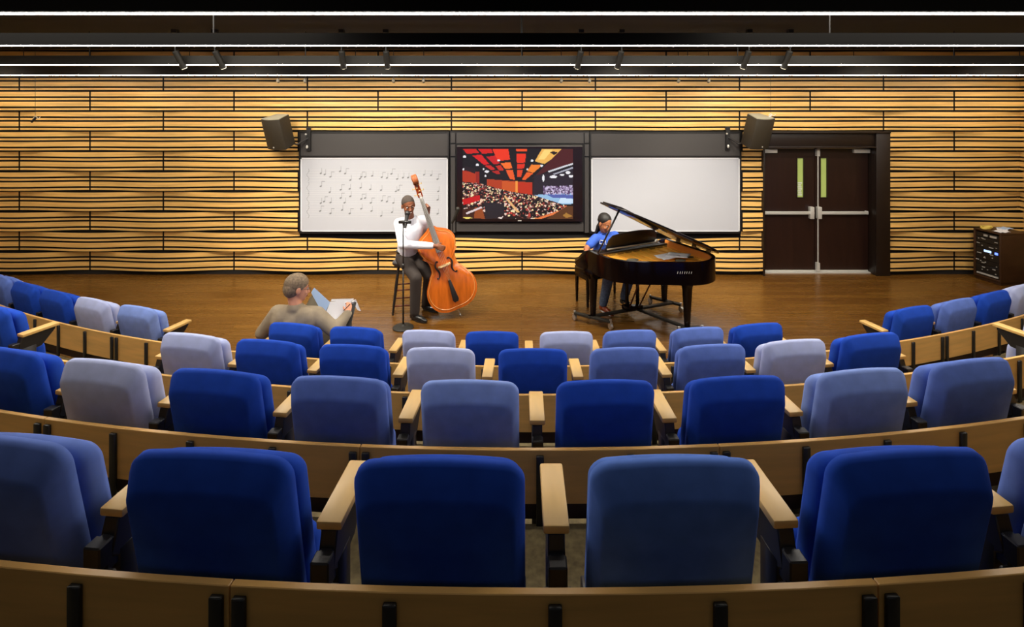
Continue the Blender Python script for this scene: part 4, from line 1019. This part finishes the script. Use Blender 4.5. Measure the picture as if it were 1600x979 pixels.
# sheets lying inside the piano
for (x, y, a_, lab) in ((.18, .55, .4, 'white sheet of music lying inside the open piano'), (.30, .62, -.5, 'second white sheet inside the open piano, nearer the tail')):
    bm = B(); n_ = 8
    g = [[bm.verts.new((-.14+.28*i/n_, -.1+.2*j/n_, .012+.015*(i/n_)**2+.006*math.sin(j))) for j in range(n_+1)] for i in range(n_+1)]
    for i in range(n_):
        for j in range(n_): bm.faces.new((g[i][j], g[i+1][j], g[i+1][j+1], g[i][j+1]))
    o = obj('sheet_music', bm, 'paper', None, smooth=True); md = o.modifiers.new('t', 'SOLIDIFY'); md.thickness = .002
    o.location = PM+(MP @ Vector((x, y, 0)))+Vector((0, 0, .915 if a_ > 0 else .93)); o.rotation_euler = (0, 0, a_); tag(o, lab, 'sheet music')
# piano bench
bc = PM+(MP @ Vector((0, -.66, 0)))
t2 = thing('piano_bench', 'black piano bench under the pianist in blue t-shirt', 'bench', bc, math.atan2(pu.y, pu.x))
bm = B(); box(bm, -.37, .37, -.17, .17, .44, .50); obj('seat', bm, 'shoe', t2, bevel=.018, seg=3)
bm = B(); box(bm, -.36, .36, -.16, .16, .38, .44); obj('apron', bm, 'blackgloss', t2)
for sx in (-1, 1):
    for sy in (-1, 1):
        bm = B(); lathe(bm, [(.017, 0), (.028, .38)], 4, 0, Matrix.Translation((sx*.34, sy*.14, 0)) @ Matrix.Rotation(PI/4, 4, 'Z')); obj('leg', bm, 'blackgloss', t2)

# ---- pianist --------------------------------------------------------
root = thing('person', 'long-haired pianist in blue t-shirt and jeans bent over the piano keys', 'person', (bc.x, bc.y, 0))
OR = root.location.copy()
W_ = lambda x, y, z: (MP @ Vector((x, y, 0)))+PM-OR+Vector((0, 0, z))     # piano-local coordinates
Hc = W_(-.06, -.50, 1.165); HB = basis(pv*1+pu*.15+Vector((0, 0, -.42)), (0, 0, 1))
neck = W_(-.02, -.56, 1.035); chest = W_(0, -.58, .90); belly = W_(0, -.64, .72); pelvis = W_(0, -.66, .585)
shR = W_(-.18, -.57, .945); shL = W_(.18, -.57, .95)
elR = W_(-.36, -.54, .83); wrR = W_(-.50, -.34, .835); elL = W_(.24, -.40, .74); wrL = W_(.12, -.27, .80)
hipR = W_(-.10, -.60, .575); knR = W_(-.22, -.20, .50); anR = W_(-.25, -.28, .085)
hipL = W_(.10, -.60, .575); knL = W_(.14, -.16, .50); anL = W_(.06, -.20, .15)
bm = B(); head_geo(bm, Hc, HB, 1.12); cap(bm, Hc+HB @ Vector((0, -.03, -.05)), neck, .052, .058)
cap(bm, shR, shL, .055, .055); seg(bm, [chest, belly, pelvis], [.11, .11, .11]); seg(bm, [shR, elR, wrR], [.052, .042, .028]); seg(bm, [shL, elL, wrL], [.05, .042, .028])
seg(bm, [hipR, knR, anR], [.078, .055, .038]); seg(bm, [hipL, knL, anL], [.078, .055, .038])
hand(bm, wrR, MP.to_3x3() @ Vector((.35, .8, -.35)), (0, 0, 1), pu, .45, .95); hand(bm, wrL, MP.to_3x3() @ Vector((-.15, .8, -.25)), (0, 0, 1), -pu, .45, .95)
body = fuse('body', bm, 'skin_m', root, .0065, 3); face_parts(body, Hc, HB, 1.12)
bm = B()
m4 = HB.to_4x4(); ell(bm, Hc+HB @ Vector((0, -.026, .056)), (.093, .106, .093), m4, 24)
for k in range(9):
    a = -1.25+2.5*k/8; sx = math.sin(a); s0 = Hc+HB @ Vector((.072*sx, -.045-.045*math.cos(a), .03)); e0 = neck+(MP.to_3x3() @ Vector((.11*sx, -.09-.05*math.cos(a), -.06)))
    m_ = s0.lerp(e0, .5)+MP.to_3x3() @ Vector((.02*sx, -.03, .0)); seg(bm, [s0, m_, e0], [.028, .024, .014], 8)
bmh = bm; fuse('hair', bmh, 'hair_b', root, .008, 1)
bm = B(); seg(bm, [chest+Vector((0, 0, .03)), chest, belly, pelvis+Vector((0, 0, -.01))], [.125, .145, .142, .150], 20); cap(bm, shR, shL, .066, .066); cap(bm, neck+Vector((0, 0, -.045)), chest, .066, .12)
cap(bm, shR, shR+(elR-shR)*.62, .068, .064); cap(bm, shL, shL+(elL-shL)*.62, .068, .064)
shirt = fuse('t_shirt', bm, 'shirt_b', root, .010, 3)
# white lettering across the chest (illegible in the photo: broken letter strokes)
bm = B(); 
strokes = [[(0, 1), (0, 0), (.6, 0), (.6, .3), (.6, 0), (0, 0), (0, 1), (.6, 1)], [(0, 1), (0, 0), (.6, 0)], [(0, 0), (0, 1), (.6, 1), (0, 1), (0, .5), (.45, .5), (0, .5), (0, 0), (.6, 0)], [(0, 0), (0, 1), (.3, .4), (.6, 1), (.6, 0)]]
dirf = (pv+Vector((0, 0, .0))).normalized()
for i, st_ in enumerate(strokes):
    pts = []
    for x, z in st_:
        lx = -.135+i*.055+x*.06; base = chest+pu*lx+Vector((0, 0, -.02+z*.05)); pts.append(base+pv*(math.sqrt(max(.149**2-lx*lx, .001))+.0035-.0*z))
    tube(bm, pts, .0055, 6)
obj('shirt_lettering', bm, 'whitetrim', shirt)
bm = B(); cap(bm, pelvis+pu*-.03, pelvis+pu*.03, .125, .125); cap(bm, pelvis, hipR, .12, .10); cap(bm, pelvis, hipL, .12, .10)
seg(bm, [hipR, knR, anR+Vector((0, 0, .04))], [.098, .078, .06]); seg(bm, [hipL, knL, anL+Vector((0, 0, .04))], [.098, .078, .06]); fuse('jeans', bm, 'jeans', root, .012, 3)
shoe('shoe', root, anR, anR+pv*.2, 'bassside', 'whitetrim'); shoe('shoe', root, anL, anL+pv*.2, 'shoe', 'whitetrim')

# ---- seated man in the front row -------------------------------------
cb = arc_p(0, -.1693, 0, 0); cf = Vector((math.sin(.1693), math.cos(.1693), 0)); cr = Vector((math.cos(.1693), -math.sin(.1693), 0))
root = thing('person', 'grey-haired man with glasses in taupe jacket seated in the front row, writing', 'person', (cb.x, cb.y, 0)); OR = root.location.copy()
Qv = lambda x, y, z: cr*x+cf*y+Vector((0, 0, z))
Q = lambda x, y, z: cr*(x-.09)+cf*y+Vector((0, 0, z))        # chair-local
Hc = Q(-.06, .46, 1.13); HB = basis(cr*.62+cf*.62+Vector((0, 0, -.16)), (.04, .06, 1))
neck = Q(-.06, .43, .985); chest = Q(-.06, .46, .79); belly = Q(-.03, .52, .64); pelvis = Q(0, .53, .55)
shL = Q(-.245, .43, .885); shR = Q(.14, .47, .88); elL = Q(-.39, .40, .70); wrL = Q(-.20, .66, .70)
elR = Q(.36, .42, .765); wrR = Q(.405, .60, .86)
hipR = Q(.11, .56, .54); knR = Q(.16, .98, .62); anR = Q(.15, 1.08, .18); hipL = Q(-.11, .56, .54); knL = Q(-.13, .94, .82); anL = Q(.15, 1.14, .40)
# left leg crossed over the right: its knee shows beyond his face
bm = B(); head_geo(bm, Hc, HB, 1.17); cap(bm, Hc+HB @ Vector((0, -.03, -.05)), neck, .056, .062)
cap(bm, shR, shL, .06, .06); seg(bm, [chest, belly, pelvis], [.12, .12, .12]); seg(bm, [shR, elR, wrR], [.05, .04, .028]); seg(bm, [shL, elL, wrL], [.05, .04, .028])
seg(bm, [hipR, knR, anR], [.078, .055, .038]); seg(bm, [hipL, knL, anL], [.078, .055, .038])
hand(bm, wrR, cf*.55+cr*-.15+Vector((0, 0, .45)), cr*.6+cf*-.4+Vector((0, 0, .5)), -cr, .8, 1.0); hand(bm, wrL, cr*.6+cf*.5, (0, 0, 1), cf, .6, 1.0)
body = fuse('body', bm, 'skin_l', root, .0065, 3); face_parts(body, Hc, HB, 1.17)
hr = scalp('hair', Hc, HB, 1.17, 'hair_g', 1.05, .0); hr.parent = root
bm = B(); ell(bm, Hc+HB @ Vector((0, -.045, -.0))*1.17, (.087, .08, .092), HB.to_4x4(), 20); 
bmesh.ops.bisect_plane(bm, geom=list(bm.verts)+list(bm.edges)+list(bm.faces), plane_co=Hc+HB @ Vector((0, -.0, 0)), plane_no=HB @ Vector((0, 1, -.25)), clear_outer=True)
obj('hair', bm, 'hair_g', root, smooth=True)
bm = B()
for sx in (1, -1):
    c = Hc+HB @ Vector((sx*.032, .098, .004))*1.17
    tube(bm, [c+HB @ Vector((.022*math.cos(a), 0, .015*math.sin(a))) for a in [2*PI*k/14 for k in range(15)]], .0018, 5)
    tube(bm, [c+HB @ Vector((sx*.022, 0, .004)), Hc+HB @ Vector((sx*.083, -.01, .008))*1.17], .002, 5)
tube(bm, [Hc+HB @ Vector((.012, .1, .008))*1.17, Hc+HB @ Vector((-.012, .1, .008))*1.17], .0018, 5)
obj('glasses', bm, 'black', root, smooth=True)
bm = B(); seg(bm, [chest+Vector((0, 0, .05)), chest, belly, pelvis+Vector((0, 0, .02))], [.14, .175, .168, .165], 20); cap(bm, shR, shL, .085, .085); cap(bm, neck+Vector((0, 0, -.045)), chest, .085, .13)
ell(bm, chest+Qv(-.10, -.07, .02), (.12, .09, .16), None, 18); ell(bm, chest+Qv(.12, -.06, .02), (.12, .09, .16), None, 18)
seg(bm, [shR, elR, wrR-(wrR-elR)*.1], [.083, .068, .052]); seg(bm, [shL, elL, wrL-(wrL-elL)*.1], [.083, .068, .052])
jk = fuse('jacket', bm, 'jacket', root, .010, 3)
bm = B(); tube(bm, [neck+Qv(.068*math.cos(a), .068*math.sin(a), -.035+.02*math.sin(a)) for a in [2*PI*k/16 for k in range(17)]], .016, 8); obj('collar', bm, 'jacket', jk, smooth=True)
bm = B(); cap(bm, pelvis+cr*-.03, pelvis+cr*.03, .14, .14); cap(bm, pelvis, hipR, .125, .105); cap(bm, pelvis, hipL, .125, .105)
seg(bm, [hipR, knR, anR+Vector((0, 0, .04))], [.10, .08, .062]); seg(bm, [hipL, knL, anL+Vector((0, 0, .0))], [.10, .085, .062]); fuse('trousers', bm, mat('olive grey trousers', srgb(96, 86, 68), .85), root, .012, 3)
anR.z = .078
shoe('shoe', root, anR, anR+cf*.2); shoe('shoe', root, anL, anL-cr*.2+cf*.05)
# notebook
nc = P(525, 482, 5.55)
t = thing('notebook', 'open ring binder of white pages held by the man in the taupe jacket', 'notebook', nc)
def sheet(name, c4, m, parent, thick=.004, curl=0):
    bm = B(); n = 8; c4 = [Vector(c) for c in c4]; g = []
    nn = (c4[1]-c4[0]).cross(c4[3]-c4[0]).normalized()
    for i in range(n+1):
        u = i/n; g.append([bm.verts.new((c4[0].lerp(c4[1], u)).lerp(c4[3].lerp(c4[2], u), j/n)+nn*curl*math.sin(PI*u)) for j in range(n+1)])
    for i in range(n):
        for j in range(n): bm.faces.new((g[i][j], g[i+1][j], g[i+1][j+1], g[i][j+1]))
    bot = bmesh.ops.solidify(bm, geom=list(bm.faces), thickness=thick)
    return obj(name, bm, m, parent, smooth=True, sharp=40)
N_ = lambda px, py, d: P(px, py, d)-nc
sheet('left_page', [N_(486, 457, 5.56), N_(491, 449, 5.66), N_(516, 472, 5.58), N_(506, 493, 5.40)], 'bluepaper', t, .004, .01)
sheet('page', [N_(506, 494, 5.40), N_(516, 471, 5.58), N_(549, 469, 5.62), N_(541, 505, 5.38)], 'paper', t, .006, .012)
sheet('board', [N_(541, 508, 5.36), N_(549, 470, 5.60), N_(557, 472, 5.58), N_(547, 513, 5.30)], 'black', t, .010, .0)
sheet('turned_sheets', [N_(516, 470, 5.60), N_(518, 467, 5.64), N_(553, 466, 5.66), N_(549, 471, 5.62)], 'paper', t, .006, .01)
sheet('turned_sheets', [N_(550, 467, 5.64), N_(556, 467, 5.66), N_(564, 486, 5.62), N_(557, 482, 5.58)], 'paper', t, .004, .01)
bm = B()
for q in ((551, 472), (546, 488)): ell(bm, N_(q[0], q[1], 5.50), (.016, .012, .016), None, 12)
obj('rings', bm, 'satin', t, smooth=True)
bm = B(); tube(bm, [P(536, 486, 5.42), P(547, 475, 5.46)], [.0025, .005], 6); o = obj('pen', bm, 'ebony'); tag(o, 'dark pen in the right hand of the man in taupe jacket', 'pen')
